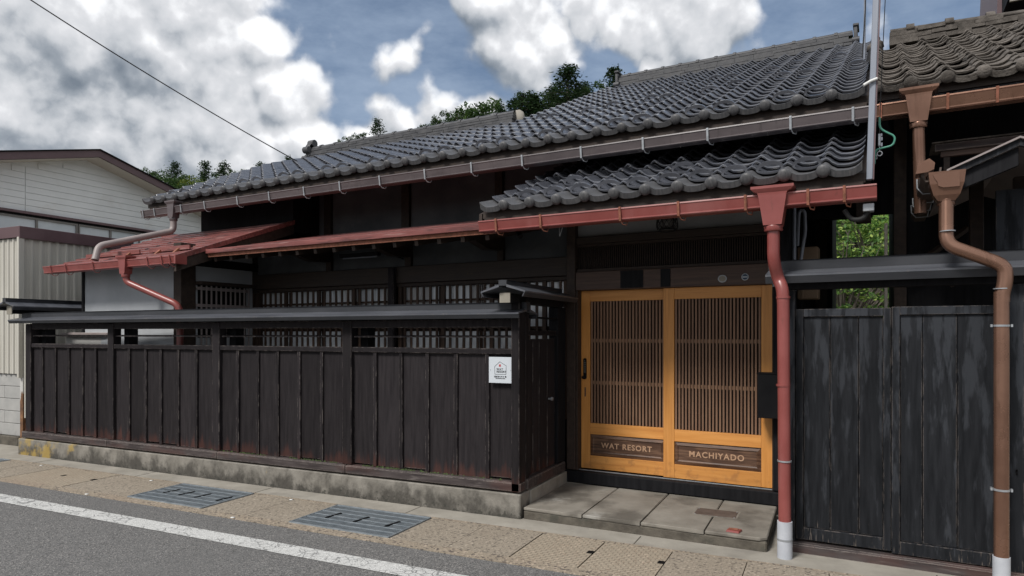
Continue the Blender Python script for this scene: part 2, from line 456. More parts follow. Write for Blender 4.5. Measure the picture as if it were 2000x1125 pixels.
def leaf_mat(name, c1, c2, c3):
    m = bpy.data.materials.new(name)
    m.use_nodes = True
    t = m.node_tree
    b = t.nodes['Principled BSDF']
    ge = N(t, 'ShaderNodeNewGeometry')
    rp = N(t, 'ShaderNodeValToRGB')
    t.links.new(ge.outputs['Random Per Island'], rp.inputs[0])
    rp.color_ramp.elements[0].color = (*c1, 1)
    rp.color_ramp.elements[1].color = (*c3, 1)
    q = rp.color_ramp.elements.new(.55)
    q.color = (*c2, 1)
    oi = N(t, 'ShaderNodeObjectInfo')
    hv = N(t, 'ShaderNodeHueSaturation')
    vv = N(t, 'ShaderNodeMapRange')
    vv.inputs['To Min'].default_value, vv.inputs['To Max'].default_value = .8, 1.2
    t.links.new(oi.outputs['Random'], vv.inputs['Value'])
    t.links.new(vv.outputs[0], hv.inputs['Value'])
    t.links.new(rp.outputs[0], hv.inputs['Color'])
    t.links.new(hv.outputs[0], b.inputs['Base Color'])
    b.inputs['Roughness'].default_value = .6
    b.inputs['Specular IOR Level'].default_value = .25
    tr = N(t, 'ShaderNodeBsdfTranslucent')
    t.links.new(hv.outputs[0], tr.inputs['Color'])
    ms = N(t, 'ShaderNodeMixShader')
    ms.inputs[0].default_value = .3
    t.links.new(b.outputs[0], ms.inputs[1])
    t.links.new(tr.outputs[0], ms.inputs[2])
    t.links.new(ms.outputs[0], t.nodes['Material Output'].inputs[0])
    MATS[name] = m


leaf_mat('cedar_leaf', (.016, .036, .015), (.028, .055, .020), (.045, .08, .028))
leaf_mat('broad_leaf', (.022, .050, .014), (.042, .085, .022), (.08, .13, .03))
leaf_mat('maple_leaf', (.05, .13, .04), (.17, .32, .07), (.46, .58, .15))
leaf_mat('yellow_leaf', (.08, .12, .02), (.14, .19, .03), (.2, .24, .04))


def ground_mat(name, base, speck_dark, speck_light, vs, dark_amt, light_amt, patch=None, bumps=.4, lines=None, crack=False):
    m = bpy.data.materials.new(name)
    m.use_nodes = True
    t = m.node_tree
    b = t.nodes['Principled BSDF']
    tcn = N(t, 'ShaderNodeTexCoord')
    vo = N(t, 'ShaderNodeTexVoronoi', i_Scale=vs)
    t.links.new(tcn.outputs['Object'], vo.inputs['Vector'])
    sepc = N(t, 'ShaderNodeSeparateColor')
    t.links.new(vo.outputs['Color'], sepc.inputs[0])
    no = N(t, 'ShaderNodeTexNoise', i_Scale=1.1, i_Detail=8.0, i_Roughness=.65)
    t.links.new(tcn.outputs['Object'], no.inputs['Vector'])
    col = None

    def mixin(fac, c, prev, amt=1.0):
        lm = N(t, 'ShaderNodeMix', data_type='RGBA')
        f = math_n(t, 'MULTIPLY', fac, amt)
        t.links.new(f, lm.inputs[0])
        if isinstance(prev, tuple):
            lm.inputs[6].default_value = (*prev, 1)
        else:
            t.links.new(prev, lm.inputs[6])
        lm.inputs[7].default_value = (*c, 1)
        return lm.outputs[2]

    dk = math_n(t, 'LESS_THAN', sepc.outputs[0], dark_amt)
    lt = math_n(t, 'GREATER_THAN', sepc.outputs[1], 1 - light_amt)
    col = mixin(dk, speck_dark, base, .8)
    col = mixin(lt, speck_light, col, .75)
    if patch:
        pr = N(t, 'ShaderNodeMapRange', interpolation_type='SMOOTHSTEP')
        pr.inputs['From Min'].default_value, pr.inputs['From Max'].default_value = .42, .72
        t.links.new(no.outputs[0], pr.inputs['Value'])
        col = mixin(pr.outputs[0], patch, col, .5)
    h = math_n(t, 'MULTIPLY', vo.outputs['Distance'], 1.0)
    if lines:   # shallow moulded grid
        br = N(t, 'ShaderNodeTexBrick', offset=.5, squash=1.0)
        br.inputs['Scale'].default_value = 1.0
        br.inputs['Mortar Size'].default_value = .0045
        br.inputs['Mortar Smooth'].default_value = .3
        br.inputs['Brick Width'].default_value = .05
        br.inputs['Row Height'].default_value = .034
        t.links.new(tcn.outputs['Object'], br.inputs['Vector'])
        ln = math_n(t, 'MULTIPLY', br.outputs['Fac'], lines)
        col = mixin(ln, tuple(x * .45 for x in base), col, .75)
        h = math_n(t, 'SUBTRACT', h, math_n(t, 'MULTIPLY', ln, 1.2))
    if crack:
        vc = N(t, 'ShaderNodeTexVoronoi', i_Scale=16.0, feature='DISTANCE_TO_EDGE')
        t.links.new(tcn.outputs['Object'], vc.inputs['Vector'])
        n2 = N(t, 'ShaderNodeTexNoise', i_Scale=5.0, i_Detail=6.0)
        t.links.new(tcn.outputs['Object'], n2.inputs['Vector'])
        ck = math_n(t, 'MULTIPLY', math_n(t, 'LESS_THAN', vc.outputs['Distance'], .05), math_n(t, 'GREATER_THAN', n2.outputs[0], .5))
        col = mixin(ck, (.14, .14, .14), col, .7)
    t.links.new(col, b.inputs['Base Color'])
    b.inputs['Roughness'].default_value = .85
    b.inputs['Specular IOR Level'].default_value = .3
    bp = N(t, 'ShaderNodeBump', i_Strength=bumps)
    bp.inputs['Distance'].default_value = .006
    t.links.new(h, bp.inputs['Height'])
    t.links.new(bp.outputs[0], b.inputs['Normal'])
    MATS[name] = m


ground_mat('asphalt', (.165, .162, .158), (.065, .063, .062), (.36, .34, .32), 150, .36, .09, (.13, .128, .125), .55)
ground_mat('line_paint', (.53, .53, .515), (.27, .27, .26), (.68, .68, .66), 110, .13, .2, (.50, .50, .48), .7, crack=True)
ground_mat('tan_slab', (.30, .258, .205), (.11, .095, .08), (.42, .36, .29), 70, .13, .12, (.24, .20, .155), .5, lines=.35)
ground_mat('tan_lid', (.335, .285, .22), (.25, .19, .14), (.48, .39, .30), 70, .08, .1, (.33, .26, .19), .3, lines=.9)
ground_mat('tan_channel', (.285, .24, .185), (.075, .065, .06), (.45, .37, .29), 62, .18, .12, (.28, .215, .16), .7)
ground_mat('earth', (.12, .105, .085), (.06, .05, .04), (.2, .18, .15), 20, .3, .1, None, .5)


# ------------------------------------------------------------------ builders
class Thing:
    """An Empty at the thing's base, in a frame; parts hang below it, given in the frame's coordinates."""

    def __init__(s, name, label, cat, frame=W, loc=(0, 0, 0), group=None, kind=None):
        s.o = bpy.data.objects.new(name, None)
        s.o.empty_display_size = .2
        sc.collection.objects.link(s.o)
        s.org = Vector(loc)
        s.o.matrix_world = frame.mat @ Matrix.Translation(s.org)
        if kind:
            s.o['kind'] = kind
        else:
            s.o['label'] = label
            s.o['category'] = cat
        if group:
            s.o['group'] = group
        s.frame = frame


class MB:
    def __init__(s):
        s.v, s.f, s.sm = [], [], []

    def poly(s, pts, smooth=False):
        i = len(s.v)
        s.v += [Vector(p) for p in pts]
        s.f.append(tuple(range(i, i + len(pts))))
        s.sm.append(smooth)
        return s

    def add(s, vs, fs, smooth=False):
        i = len(s.v)
        s.v += [Vector(p) for p in vs]
        s.f += [tuple(i + k for k in f) for f in fs]
        s.sm += [smooth] * len(fs)
        return s

    def box(s, x0, x1, y0, y1, z0, z1):
        if x0 > x1: x0, x1 = x1, x0
        if y0 > y1: y0, y1 = y1, y0
        if z0 > z1: z0, z1 = z1, z0
        vs = [(x0, y0, z0), (x1, y0, z0), (x1, y1, z0), (x0, y1, z0), (x0, y0, z1), (x1, y0, z1), (x1, y1, z1), (x0, y1, z1)]
        return s.add(vs, [(0, 3, 2, 1), (4, 5, 6, 7), (0, 1, 5, 4), (1, 2, 6, 5), (2, 3, 7, 6), (3, 0, 4, 7)])

    def hexa(s, lo, hi):
        """lo, hi: four points each, same winding (counter-clockwise seen from above)"""
        return s.add(list(lo) + list(hi), [(0, 3, 2, 1), (4, 5, 6, 7), (0, 1, 5, 4), (1, 2, 6, 5), (2, 3, 7, 6), (3, 0, 4, 7)])

    def prism(s, prof, a, b, axis='x', smooth=False, caps=True):
        """profile of (y,z) pairs extruded along x from a to b (axis 'y': pairs are (x,z))"""
        n = len(prof)
        P = (lambda t, p: (t, p[0], p[1])) if axis == 'x' else (lambda t, p: (p[0], t, p[1]))
        vs = [P(a, p) for p in prof] + [P(b, p) for p in prof]
        fs = [(k, (k + 1) % n, n + (k + 1) % n, n + k) for k in range(n)]
        s.add(vs, fs, smooth)
        if caps:
            s.poly([vs[k] for k in range(n)][::-1])
            s.poly([vs[n + k] for k in range(n)])
        return s

    def tube(s, pts, r, n=10, caps=True, smooth=True):
        pts = [Vector(p) for p in pts]
        rs = r if isinstance(r, (list, tuple)) else [r] * len(pts)
        rings = []
        up = None
        for i, p in enumerate(pts):
            if i == 0:
                t = pts[1] - pts[0]
            elif i == len(pts) - 1:
                t = pts[-1] - pts[-2]
            else:
                t = (pts[i + 1] - p).normalized() + (p - pts[i - 1]).normalized()
            t.normalize()
            if up is None:
                up = Vector((0, 0, 1)) if abs(t.z) < .9 else Vector((0, 1, 0))
            a = t.cross(up).normalized()
            up = a.cross(t).normalized()
            b = up
            rings.append([p + (a * cos(2 * pi * k / n) + b * sin(2 * pi * k / n)) * rs[i] for k in range(n)])
        vs = [q for rg in rings for q in rg]
        fs = []
        for i in range(len(pts) - 1):
            for k in range(n):
                fs.append((i * n + k, i * n + (k + 1) % n, (i + 1) * n + (k + 1) % n, (i + 1) * n + k))
        s.add(vs, fs, smooth)
        if caps:
            s.poly(rings[0][::-1])
            s.poly(rings[-1])
        return s

    def lathe(s, prof, c, n=16, axis='z', smooth=True, sx=1.0):
        vs = []
        for (r, h) in prof:
            for k in range(n):
                a = 2 * pi * k / n
                if axis == 'z':
                    vs.append((c[0] + r * cos(a) * sx, c[1] + r * sin(a), c[2] + h))
                else:
                    vs.append((c[0] + r * cos(a) * sx, c[1] + h, c[2] - r * sin(a)))
        fs = []
        for i in range(len(prof) - 1):
            for k in range(n):
                fs.append((i * n + k, i * n + (k + 1) % n, (i + 1) * n + (k + 1) % n, (i + 1) * n + k))
        return s.add(vs, fs, smooth)

    def mesh(s, name, m, org=(0, 0, 0)):
        me = bpy.data.meshes.new(name)
        o = Vector(org)
        me.from_pydata([tuple(v - o) for v in s.v], [], s.f)
        me.polygons.foreach_set('use_smooth', s.sm)
        me.materials.append(MATS[m])
        me.update()
        return me

    def build(s, name, m, parent, label=None, bevel=0, kind=None, own=False):
        """parent: Thing, or an object (a part) whose thing is given by its stored origin"""
        th, po = (parent, parent.o) if isinstance(parent, Thing) else (parent[0], parent[1])
        me = s.mesh(name, m, th.org)
        ob = bpy.data.objects.new(name, me)
        sc.collection.objects.link(ob)
        ob.parent = po
        if bevel:
            bv = ob.modifiers.new('bevel', 'BEVEL')
            bv.width = bevel
            bv.segments = 1
            bv.limit_method = 'ANGLE'
        if label: ob['label'] = label
        if kind: ob['kind'] = kind
        return ob


def place(name, me, th, po, pos, rot=None, scale=None, bevel=0, label=None):
    """one more piece that shares mesh data; pos in the frame's coordinates"""
    ob = bpy.data.objects.new(name, me)
    sc.collection.objects.link(ob)
    ob.parent = po
    ob.location = Vector(pos) - th.org
    if rot: ob.rotation_euler = rot
    if scale: ob.scale = scale
    if bevel:
        bv = ob.modifiers.new('bevel', 'BEVEL')
        bv.width = bevel
        bv.segments = 1
    if label: ob['label'] = label
    return ob


def structure(name, mb, m):
    me = mb.mesh(name, m)
    ob = bpy.data.objects.new(name, me)
    sc.collection.objects.link(ob)
    ob['kind'] = 'structure'
    return ob


def box_mesh(name, m, sx, sy, sz):
    return MB().box(-sx / 2, sx / 2, -sy / 2, sy / 2, 0, sz).mesh(name, m)


def smooth_path(pts, rad, n=5):
    pts = [Vector(p) for p in pts]
    out = [pts[0]]
    for i in range(1, len(pts) - 1):
        a, b, c = pts[i - 1], pts[i], pts[i + 1]
        d1, d2 = (a - b), (c - b)
        r1, r2 = min(rad, d1.length * .45), min(rad, d2.length * .45)
        p, q = b + d1.normalized() * r1, b + d2.normalized() * r2
        for k in range(n + 1):
            t = k / n
            out.append(p * (1 - t) ** 2 + b * 2 * t * (1 - t) + q * t * t)
    out.append(pts[-1])
    return out


def text_mesh(txt, size, m, extrude=.002, bold=0.0, spacing=1.0, align='CENTER'):
    cu = bpy.data.curves.new('lettering', 'FONT')
    cu.body = txt
    cu.size = size
    cu.extrude = extrude
    cu.offset = bold
    cu.space_character = spacing
    cu.align_x = align
    cu.align_y = 'CENTER'
    cu.resolution_u = 4
    ob = bpy.data.objects.new('lettering', cu)
    sc.collection.objects.link(ob)
    dg = bpy.context.evaluated_depsgraph_get()
    me = bpy.data.meshes.new_from_object(ob.evaluated_get(dg))
    bpy.data.objects.remove(ob)
    me.materials.clear()
    me.materials.append(MATS[m])
    return me


# ================================================================== GROUND
structure('ground', MB().poly([(-400, -200, -.03), (400, -200, -.03), (400, 600, -.03), (-400, 600, -.03)]), 'earth')
structure('road', MB().poly([(-60, -6, 0), (40, -6, 0), (40, 4.075, 0), (-60, 4.075, 0)]), 'asphalt')
structure('road_edge_line', MB().poly([(-60, 3.575, .004), (40, 3.575, .004), (40, 3.755, .004), (-60, 3.755, .004)]), 'line_paint')
structure('road_edge_line', MB().poly([(-60, -3.4, .004), (40, -3.4, .004), (40, -3.25, .004), (-60, -3.25, .004)]), 'line_paint')
# concrete apron between the drain and the houses
structure('concrete_apron', MB().poly([(-14, 4.83, .002), (8, 4.83, .002), (8, 16, .002), (-14, 16, .002)]), 'concrete')
apj = MB()
for x in (-8.6, -6.8, -5.05, -3.3, -1.3, .62):
    apj.box(x - .004, x + .004, 4.835, 5.118 if x < -2.4 else 5.05, -.01, .0035)
structure('apron_joints', apj, 'step_concrete')
# road-side drain: a channel whose covers are slabs, lids and steel grates
chan = MB()
chan.box(-14, 8, 4.075, 4.187, -.05, .006).box(-14, 8, 4.795, 4.83, -.05, .006)
ch = structure('drain_channel', chan, 'tan_channel')
structure('drain_bed', MB().poly([(-14, 4.187, -.025), (8, 4.187, -.025), (8, 4.795, -.025), (-14, 4.795, -.025)]), 'dark_interior')
GR = [(-9.992, -9.008), (-5.992, -5.008), (-3.992, -3.008)]
x = -12.0
k = 0
while x < 5.5:
    x1 = x + .4965
    mid = x + .25
    if not any(a - .1 < mid < b + .1 for a, b in GR):
        lid = (-2.06 < mid < -1.05) or (-8.05 < mid < -7.0)
        z1 = .006 + rnd.uniform(-.002, .002)
        sl = MB()
        g_ = .004 if lid else .0015
        sl.box(x + g_, x1 - g_, 4.187 + g_, 4.795 - g_, -.02, z1)
        me = sl.mesh('cover_slab', 'tan_lid' if lid else 'tan_slab')
        ob = bpy.data.objects.new('cover_slab', me)
        sc.collection.objects.link(ob)
        ob.parent = ch
        if lid:
            nb = bpy.data.objects.new('lift_slot', MB().box(x1 - .045, x1 - .001, 4.50, 4.56, z1 - .01, z1 + .0012).mesh('lift_slot', 'dark_interior'))
            sc.collection.objects.link(nb)
            nb.parent = ob
    x += .5
# white survey studs painted on the channel
for (u, v) in ((270, 296), (565, 483), (985, 395), (1515, 635), (1897, 519)):
    p = W.at(u * .3, 820 + v * .3, z=.008)
    st = MB().lathe([(.018, 0), (.018, .003), (0, .004)], (p.x, p.y, .007), 8)
    o_ = bpy.data.objects.new('survey_stud', st.mesh('survey_stud', 'white_paint'))
    sc.collection.objects.link(o_)
    o_.parent = ch


# steel grates
def grate_mesh():
    a = MB()
    for i in range(51):
        xx = i / 50 * .97 + .005
        a.box(xx - .0045, xx + .0045, .0, .60, -.02, .010)
    for j in range(7):
        yy = .012 + j * .096
        a.box(0, .984, yy - .005, yy + .005, -.02, .0125)
    for (q0, q1, y0, y1) in ((0, .98, -.006, .004), (0, .98, .596, .606), (-.004, .006, 0, .6), (.974, .984, 0, .6)):
        a.box(q0, q1, y0, y1, -.02, .0135)
    return a.mesh('grate_bars', 'grate_steel')


mat('grate_steel', (.26, .30, .33), (.38, .42, .45), (2, 2, 2), 9, rough=(.35, .55), bump=.1, metal=.45, spec=.5)
gm = grate_mesh()
gslot = MB().box(0, .022, 0, .17, -.003, .015).mesh('lifting_slot', 'black_metal')
glab = ['steel drain grate half cut off by the left edge of the photo', 'steel drain grate with four slots in front of the middle of the fence',
        'steel drain grate with three slots, nearest the camera']
for i, (a, b) in enumerate(GR):
    t = Thing('drain_grate', glab[i], 'drain grate', W, (a, 4.19, .0), 'steel grates over the road-side drain')
    place('grate_bars', gm, t, t.o, (a, 4.19, 0))
    for kx in ((.17, .38, .60, .88) if i != 2 else (.18, .47, .78)):
        place('lifting_slot', gslot, t, t.o, (a + kx, 4.19 + (.22 if i == 2 else .24), .0), rot=(0, 0, R(-8)))

# ================================================================== BOARD FENCE ALONG THE STREET
FY = 5.12
fx0, fx1 = -9.30, -2.337
fence = Thing('board_fence', 'long black board fence with capped top on a stained concrete base', 'fence', W, (fx0, FY, 0))
b_ = MB()
b_.box(-9.40, fx1 + .012, FY - .035, FY + .16, -.02, .205)
b_.build('base', 'concrete_base', fence, bevel=.008)
sx = [-9.34, -7.66, -5.86, -4.16, fx1 + .008]
for i in range(4):
    MB().box(sx[i] + .002, sx[i + 1] - .002, FY - .03, FY + .11, .215 + rnd.uniform(0, .006), .30).build('sill', 'sill_wood', fence, bevel=.010)
pw = [(-9.297, -9.187), (-7.678, -7.576), (-5.955, -5.849), (-4.212, -4.102), (-2.412, -2.337)]
for i, (a, b) in enumerate(pw):
    MB().box(a, b, FY - (.004 if i < 4 else .03), FY + .10, .302 if i < 4 else .22, 1.665 if i < 4 else 1.82).build('post', 'fence_wood', fence, bevel=.005)
    if i < 4:   # deep inner post seen through the opening
        MB().box(b + .002, b + .09, FY + .13, FY + .25, 1.38, 1.64).build('inner_post', 'black_wood', fence, bevel=.004)
MB().box(-9.30, fx1 - .07, FY + .006, FY + .11, 1.600, 1.672).build('top_beam', 'fence_wood', fence, bevel=.004)
bats = [(-8.982, -8.718, -8.452, -8.183, -7.931), (-7.329, -7.046, -6.789, -6.506, -6.225),
        (-5.606, -5.324, -5.052, -4.768, -4.482), (-3.845, -3.551, -3.269, -2.977, -2.662)]
for i in range(4):
    a, b = pw[i][1], pw[i + 1][0]
    MB().box(a + .001, b - .001, FY + .004, FY + .085, 1.372, 1.420).build('middle_rail', 'fence_wood', fence, bevel=.004)
    # slat with sloping top in the opening
    MB().prism([(FY + .015, 1.512), (FY + .075, 1.512), (FY + .075, 1.532), (FY + .015, 1.524)], a + .02, b - .001).build('opening_slat', 'fence_wood', fence)
    xs = [a] + list(bats[i]) + [b]
    for j in range(6):
        gap = rnd.choice((0, 0, .004, .008, .016, .02))
        MB().box(xs[j] + .002, xs[j + 1] - .002, FY + .035 + rnd.uniform(-.002, .002), FY + .052, .302 + gap, 1.371).build('board', 'fence_wood', fence)
    for j, x in enumerate(bats[i]):
        w_ = rnd.uniform(.016, .021)
        dx = rnd.uniform(-.004, .004)
        MB().hexa([(x - w_, FY + .014, .302), (x + w_, FY + .014, .302), (x + w_, FY + .034, .302), (x - w_, FY + .034, .302)],
                  [(x - w_ + dx, FY + .014, 1.371), (x + w_ + dx, FY + .014, 1.371), (x + w_ + dx, FY + .034, 1.371), (x - w_ + dx, FY + .034, 1.371)]).build('batten', 'fence_wood', fence, bevel=.003)
# moss in the gap above the sill
ms = MB()
for q in range(260):
    x = rnd.choice((rnd.uniform(-4.9, -4.3), rnd.uniform(-4.0, -3.4), rnd.uniform(-3.6, -2.5), rnd.uniform(-6, -5.2)))
    r_ = rnd.uniform(.004, .013)
    yy = FY + .012 + rnd.uniform(-.006, .02)
    ms.add([(x - r_, yy, .298), (x + r_, yy, .298), (x, yy - r_, .298), (x + rnd.uniform(-r_, r_), yy, .300 + r_ * 1.3)],
           [(0, 2, 3), (2, 1, 3), (1, 0, 3)])
ms.build('moss', 'moss', fence, kind='stuff')


def cap_roof(th, axis, a, b, c, zr, half, drop, matn='cap_metal', fasc=.045, ridge=.06, low=None, rise=0.0, over=0.0):
    """small sheet-metal coping roof: ridge strip, two sloping sheets and fascias. axis 'x' or 'y', from a to b, centre c"""
    def put(name, prof, matn=matn):
        m = MB()
        m.prism([(c + p[0], p[1]) for p in prof], a, b, axis)
        if rise:
            for v in m.v:
                t = ((v.x if axis == 'x' else v.y) - a) / (b - a)
                v.z += rise * t
        m.build(name, matn, th)
    zt = zr - ridge
    put('ridge_strip', matn='cap_fascia', prof=[(-.035, zt - .01), (.035, zt - .01), (.035, zr - .008), (.045, zr - .004), (0, zr), (-.045, zr - .004), (-.035, zr - .008)])
    for s in (-1, 1):
        p = [(s * .0355, zt), (s * half, zt - drop), (s * half, zt - drop - .012), (s * .033, zt - .02)]
        put('roof_sheet', p if s < 0 else p[::-1])
        q = [(s * half, zt - drop - .010), (s * (half - .012), zt - drop - .010), (s * (half - .030), zt - drop - fasc), (s * (half - .018), zt - drop - fasc)]
        put('fascia', q if s > 0 else q[::-1], 'cap_fascia')


cap_roof(fence, 'x', -9.42, fx1 + .045, FY + .055, 1.816, .20, .036, fasc=.045, ridge=.060)

# sign on the fence
P0, P1 = W.at(955, 697, y=FY - .01), W.at(1001, 749, y=FY - .01)
sx0, sx1, sz0, sz1 = P0.x, P1.x, P1.z, P0.z
sign = Thing('sign', 'white square guesthouse sign with a house outline on the black fence', 'sign', W, (sx0, FY, sz0))
MB().box(sx0, sx1, FY - .012, FY - .006, sz0, sz1).build('plate', 'sign_plate', sign, bevel=.001)
sw, sh = sx1 - sx0, sz1 - sz0
SX = lambda t: sx0 + t * sw
SZ = lambda t: sz1 - t * sh
out = [(.25, .37), (.47, .18), (.74, .33), (.73, .665), (.26, .665)]
ol = MB()
for i in range(5):
    a, b = out[i], out[(i + 1) % 5]
    pa, pb = Vector((SX(a[0]), 0, SZ(a[1]))), Vector((SX(b[0]), 0, SZ(b[1])))
    d_ = (pb - pa).normalized()
    n_ = Vector((-d_.z, 0, d_.x)) * .0016
    pa -= d_ * .0016
    pb += d_ * .0016
    q = [pa + n_, pa - n_, pb - n_, pb + n_]
    if (q[1] - q[0]).cross(q[2] - q[0]).y > 0: q = q[::-1]
    ol.poly([(p.x, FY - .0128, p.z) for p in q])
ol.build('house_outline', 'sign_black', sign)
rw = MB()
for ix in (0, 1):
    for iz in (0, 1):
        rw.box(SX(.435 + ix * .042), SX(.471 + ix * .042), FY - .0134, FY - .0122, SZ(.322 - .04 + iz * .046), SZ(.322 + iz * .046))
rw.build('red_window', 'sign_red', sign)
for (txt, tx, tz, sz_, sp, al) in (('WAT', .33, .47, .0235, 1.25, 'LEFT'), ('RESORT', .33, .565, .0235, 1.15, 'LEFT'),
                                   ('増田まちやど 宿', .49, .76, .0150, 1.12, 'CENTER'), ('THE MACHIYADO HOUSE', .49, .825, .0072, 1.1, 'CENTER')):
    place('lettering', text_mesh(txt, sz_, 'sign_black', .0005, .0004, sp, al), sign, sign.o, (SX(tx), FY - .0135, SZ(tz)), rot=(pi / 2, 0, 0))
for tx in (.07, .93):
    MB().lathe([(.003, 0), (.003, -.003), (0, -.004)], (SX(tx), FY - .012, SZ(.5)), 8, 'y').build('screw', 'galvanised', sign)

# ------------------------------------------------------------------ return of the fence towards the door, with a little door in it
RX = -2.335
ret = Thing('wicket_fence', 'short black fence return with board door and lattice beside the orange doors', 'fence', W, (RX, 5.2, 0))
MB().box(RX - .13, RX + .02, 5.285, 6.16, -.02, .205).build('base', 'concrete', ret, bevel=.006)
MB().box(RX - .12, RX + .012, 5.235, 6.14, .212, .305).build('sill', 'sill_wood', ret, bevel=.008)
MB().box(RX - .10, RX - .004, 5.224, 5.30, .307, 1.80).build('post', 'fence_wood', ret, bevel=.006)
MB().box(RX - .10, RX - .004, 5.98, 6.178, .307, 1.80).build('post', 'black_wood', ret, bevel=.005)
MB().box(RX - .105, RX - .002, 4.93, 6.13, 1.802, 1.875).build('top_beam', 'black_wood', ret, bevel=.004)
MB().box(RX - .10, RX - .006, 4.918, 4.929, 1.80, 1.88).build('beam_end_cap', 'cap_white', ret)
MB().box(RX - .08, RX - .02, 5.302, 5.978, 1.53, 1.575).build('middle_rail', 'fence_wood', ret, bevel=.003)
MB().prism([(RX - .085, 1.682), (RX - .004, 1.682), (RX - .004, 1.694), (RX - .085, 1.702)], 5.31, 5.96, 'y').build('opening_slat', 'black_wood', ret)
ys = [5.302, 5.455, 5.60, 5.79, 5.978]
for j in range(4):
    MB().box(RX - .055 - rnd.uniform(0, .004), RX - .038, ys[j] + .0025, ys[j + 1] - .0025, .308, 1.50).build('board', 'fence_wood', ret, bevel=.003)
MB().tube([(RX - .035, 5.815, .94), (RX - .008, 5.815, .94)], .010, 10).tube([(RX - .008, 5.815, .94), (RX + .010, 5.815, .94)], [.018, .016], 10).build('door_knob', 'galvanised', ret)
cap_roof(ret, 'y', 4.87, 6.12, RX - .05, 1.982, .20, .055, fasc=.045, ridge=.037)

# ------------------------------------------------------------------ side fence at the far left end
lf_ = Thing('side_fence', 'short capped side fence running back beside the cream corrugated shed', 'fence', W, (-9.45, 5.3, 0))
MB().box(-9.50, -9.40, 5.02, 6.28, 1.80, 1.885).build('top_beam', 'black_wood', lf_, bevel=.004)
MB().box(-9.505, -9.395, 5.008, 5.019, 1.79, 1.90).build('beam_end_cap', 'cap_white', lf_)
for y in (5.30, 6.2):
    MB().box(-9.49, -9.41, y, y + .09, 0, 1.80).build('post', 'black_wood', lf_, bevel=.004)
for j in range(5):
    MB().box(-9.46, -9.44, 5.395 + j * .161, 5.552 + j * .161, .3, 1.30).build('board', 'fence_wood', lf_)
cap_roof(lf_, 'y', 4.95, 6.32, -9.45, 2.0, .20, .055, fasc=.05, ridge=.05)
# old cabinet behind the fence
cab = Thing('garden_cabinet', 'rusty brown cabinet with pale lid seen through the gap of the fence', 'cabinet', W, (-8.9, 5.62, 0))
MB().box(-9.3, -8.42, 5.62, 6.1, .05, 1.50).build('body', 'rust', cab, bevel=.01)
MB().box(-9.34, -8.38, 5.58, 6.14, 1.502, 1.56).build('lid', 'pipe_grey_brown', cab, bevel=.008)

# ================================================================== THE TOWNHOUSE
house = Thing('townhouse', 'old dark wooden townhouse with a grey tiled roof and orange lattice doors', 'house', HS, (0, 0, 0))
HO = house.o
Z0 = 3.375           # main eave, upper edge of the bottom tile row at y = YE
YE, SL = -.22, .45
AS = math.atan(SL)


# ---- walls and frame
def hb(name, x0, x1, y0, y1, z0, z1, m, bevel=.005, label=None, parent=None):
    return MB().box(x0, x1, y0, y1, z0, z1).build(name, m, (house, parent) if parent else house, bevel=bevel, label=label)


# upper wall, set back
core = MB()
core.box(-6.28, 2.03, .97, 6.5, 0, 3.55)
core.box(2.031, 2.62, .97, 2.2, 2.80, 3.55)
core.build('core_wall', 'black_wood', house)
MB().box(-6.0, -4.13, .37, .84, 2.9, 3.50).build('board_wall', 'black_wood', house)
upost = [(-4.70, -4.62), (-4.009, -3.886), (-2.672, -2.55), (-1.289, -1.185), (-.24, -.13), (1.2, 1.31), (2.5, 2.62)]
for (a, b) in upost:
    hb('upper_post', a, b, .80, .90, 2.55, 3.60, 'dark_wood')
for i in range(len(upost) - 1):
    hb('plaster_panel', upost[i][1] + .002, upost[i + 1][0] - .002, .85, .93, 2.75, 3.60, 'dark_plaster', 0)
hb('upper_beam', -6.27, 2.60, .835, .97, 3.602, 3.70, 'dark_wood')
# lower wall
lpost = [(-4.60, -4.53), (-3.275, -3.19), (-2.065, -1.975), (-.845, -.77)]
for (a, b) in lpost:
    hb('lower_post', a, b, .09, .19, 2.31, 2.66, 'dark_wood')
lp2 = lpost + [(0, .0)]
for i in range(4):
    hb('plaster_panel', lp2[i][1] + .002, lp2[i + 1][0] - .004, .13, .22, 2.311, 2.66, 'dark_plaster', 0)
hb('wall_filler', -4.62, -.35, .10, .84, 2.60, 2.655, 'dark_wood')
hb('wall_filler', -.30, 2.02, .10, .84, 2.845, 2.90, 'dark_wood')
hb('lattice_beam', -4.62, -.003, .045, .19, 2.12, 2.308, 'beam_wood')
hb('lattice_beam', -4.62, -.003, .06, .18, 2.076, 2.117, 'dark_wood')
hb('corner_post', -4.625, -4.52, .05, .20, 0, 2.075, 'lattice_wood')
hb('column', -.002, .088, .0, .15, .22, 2.84, 'dark_wood', label='main column left of the orange doors')
hb('column', 1.905, 2.03, .0, .15, .22, 2.84, 'black_wood')
hb('lintel', .090, 1.903, .01, .14, 1.968, 2.145, 'lintel_wood')
for (a, b) in ((.55, .77), (.935, 1.025)):
    hb('lintel_patch', a, b, .004, .0095, 1.975, 2.138, 'black_wood', 0)
hb('transom_rail', .090, 1.903, .035, .12, 2.147, 2.175, 'dark_wood', .003)
hb('transom_rail', .090, 1.903, .035, .12, 2.392, 2.415, 'dark_wood', .003)
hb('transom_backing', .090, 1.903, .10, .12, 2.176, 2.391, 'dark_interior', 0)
tm = box_mesh('transom_slat', 'dark_wood', .008, .014, .215)
for i in range(86):
    place('transom_slat', tm, house, HO, (.102 + i * .0208, .075, 2.176))
hb('upper_lintel', .090, 1.903, .02, .14, 2.417, 2.485, 'beam_wood')
hb('plaster_panel', .090, .93, .07, .2, 2.487, 2.84, 'grey_plaster', 0)
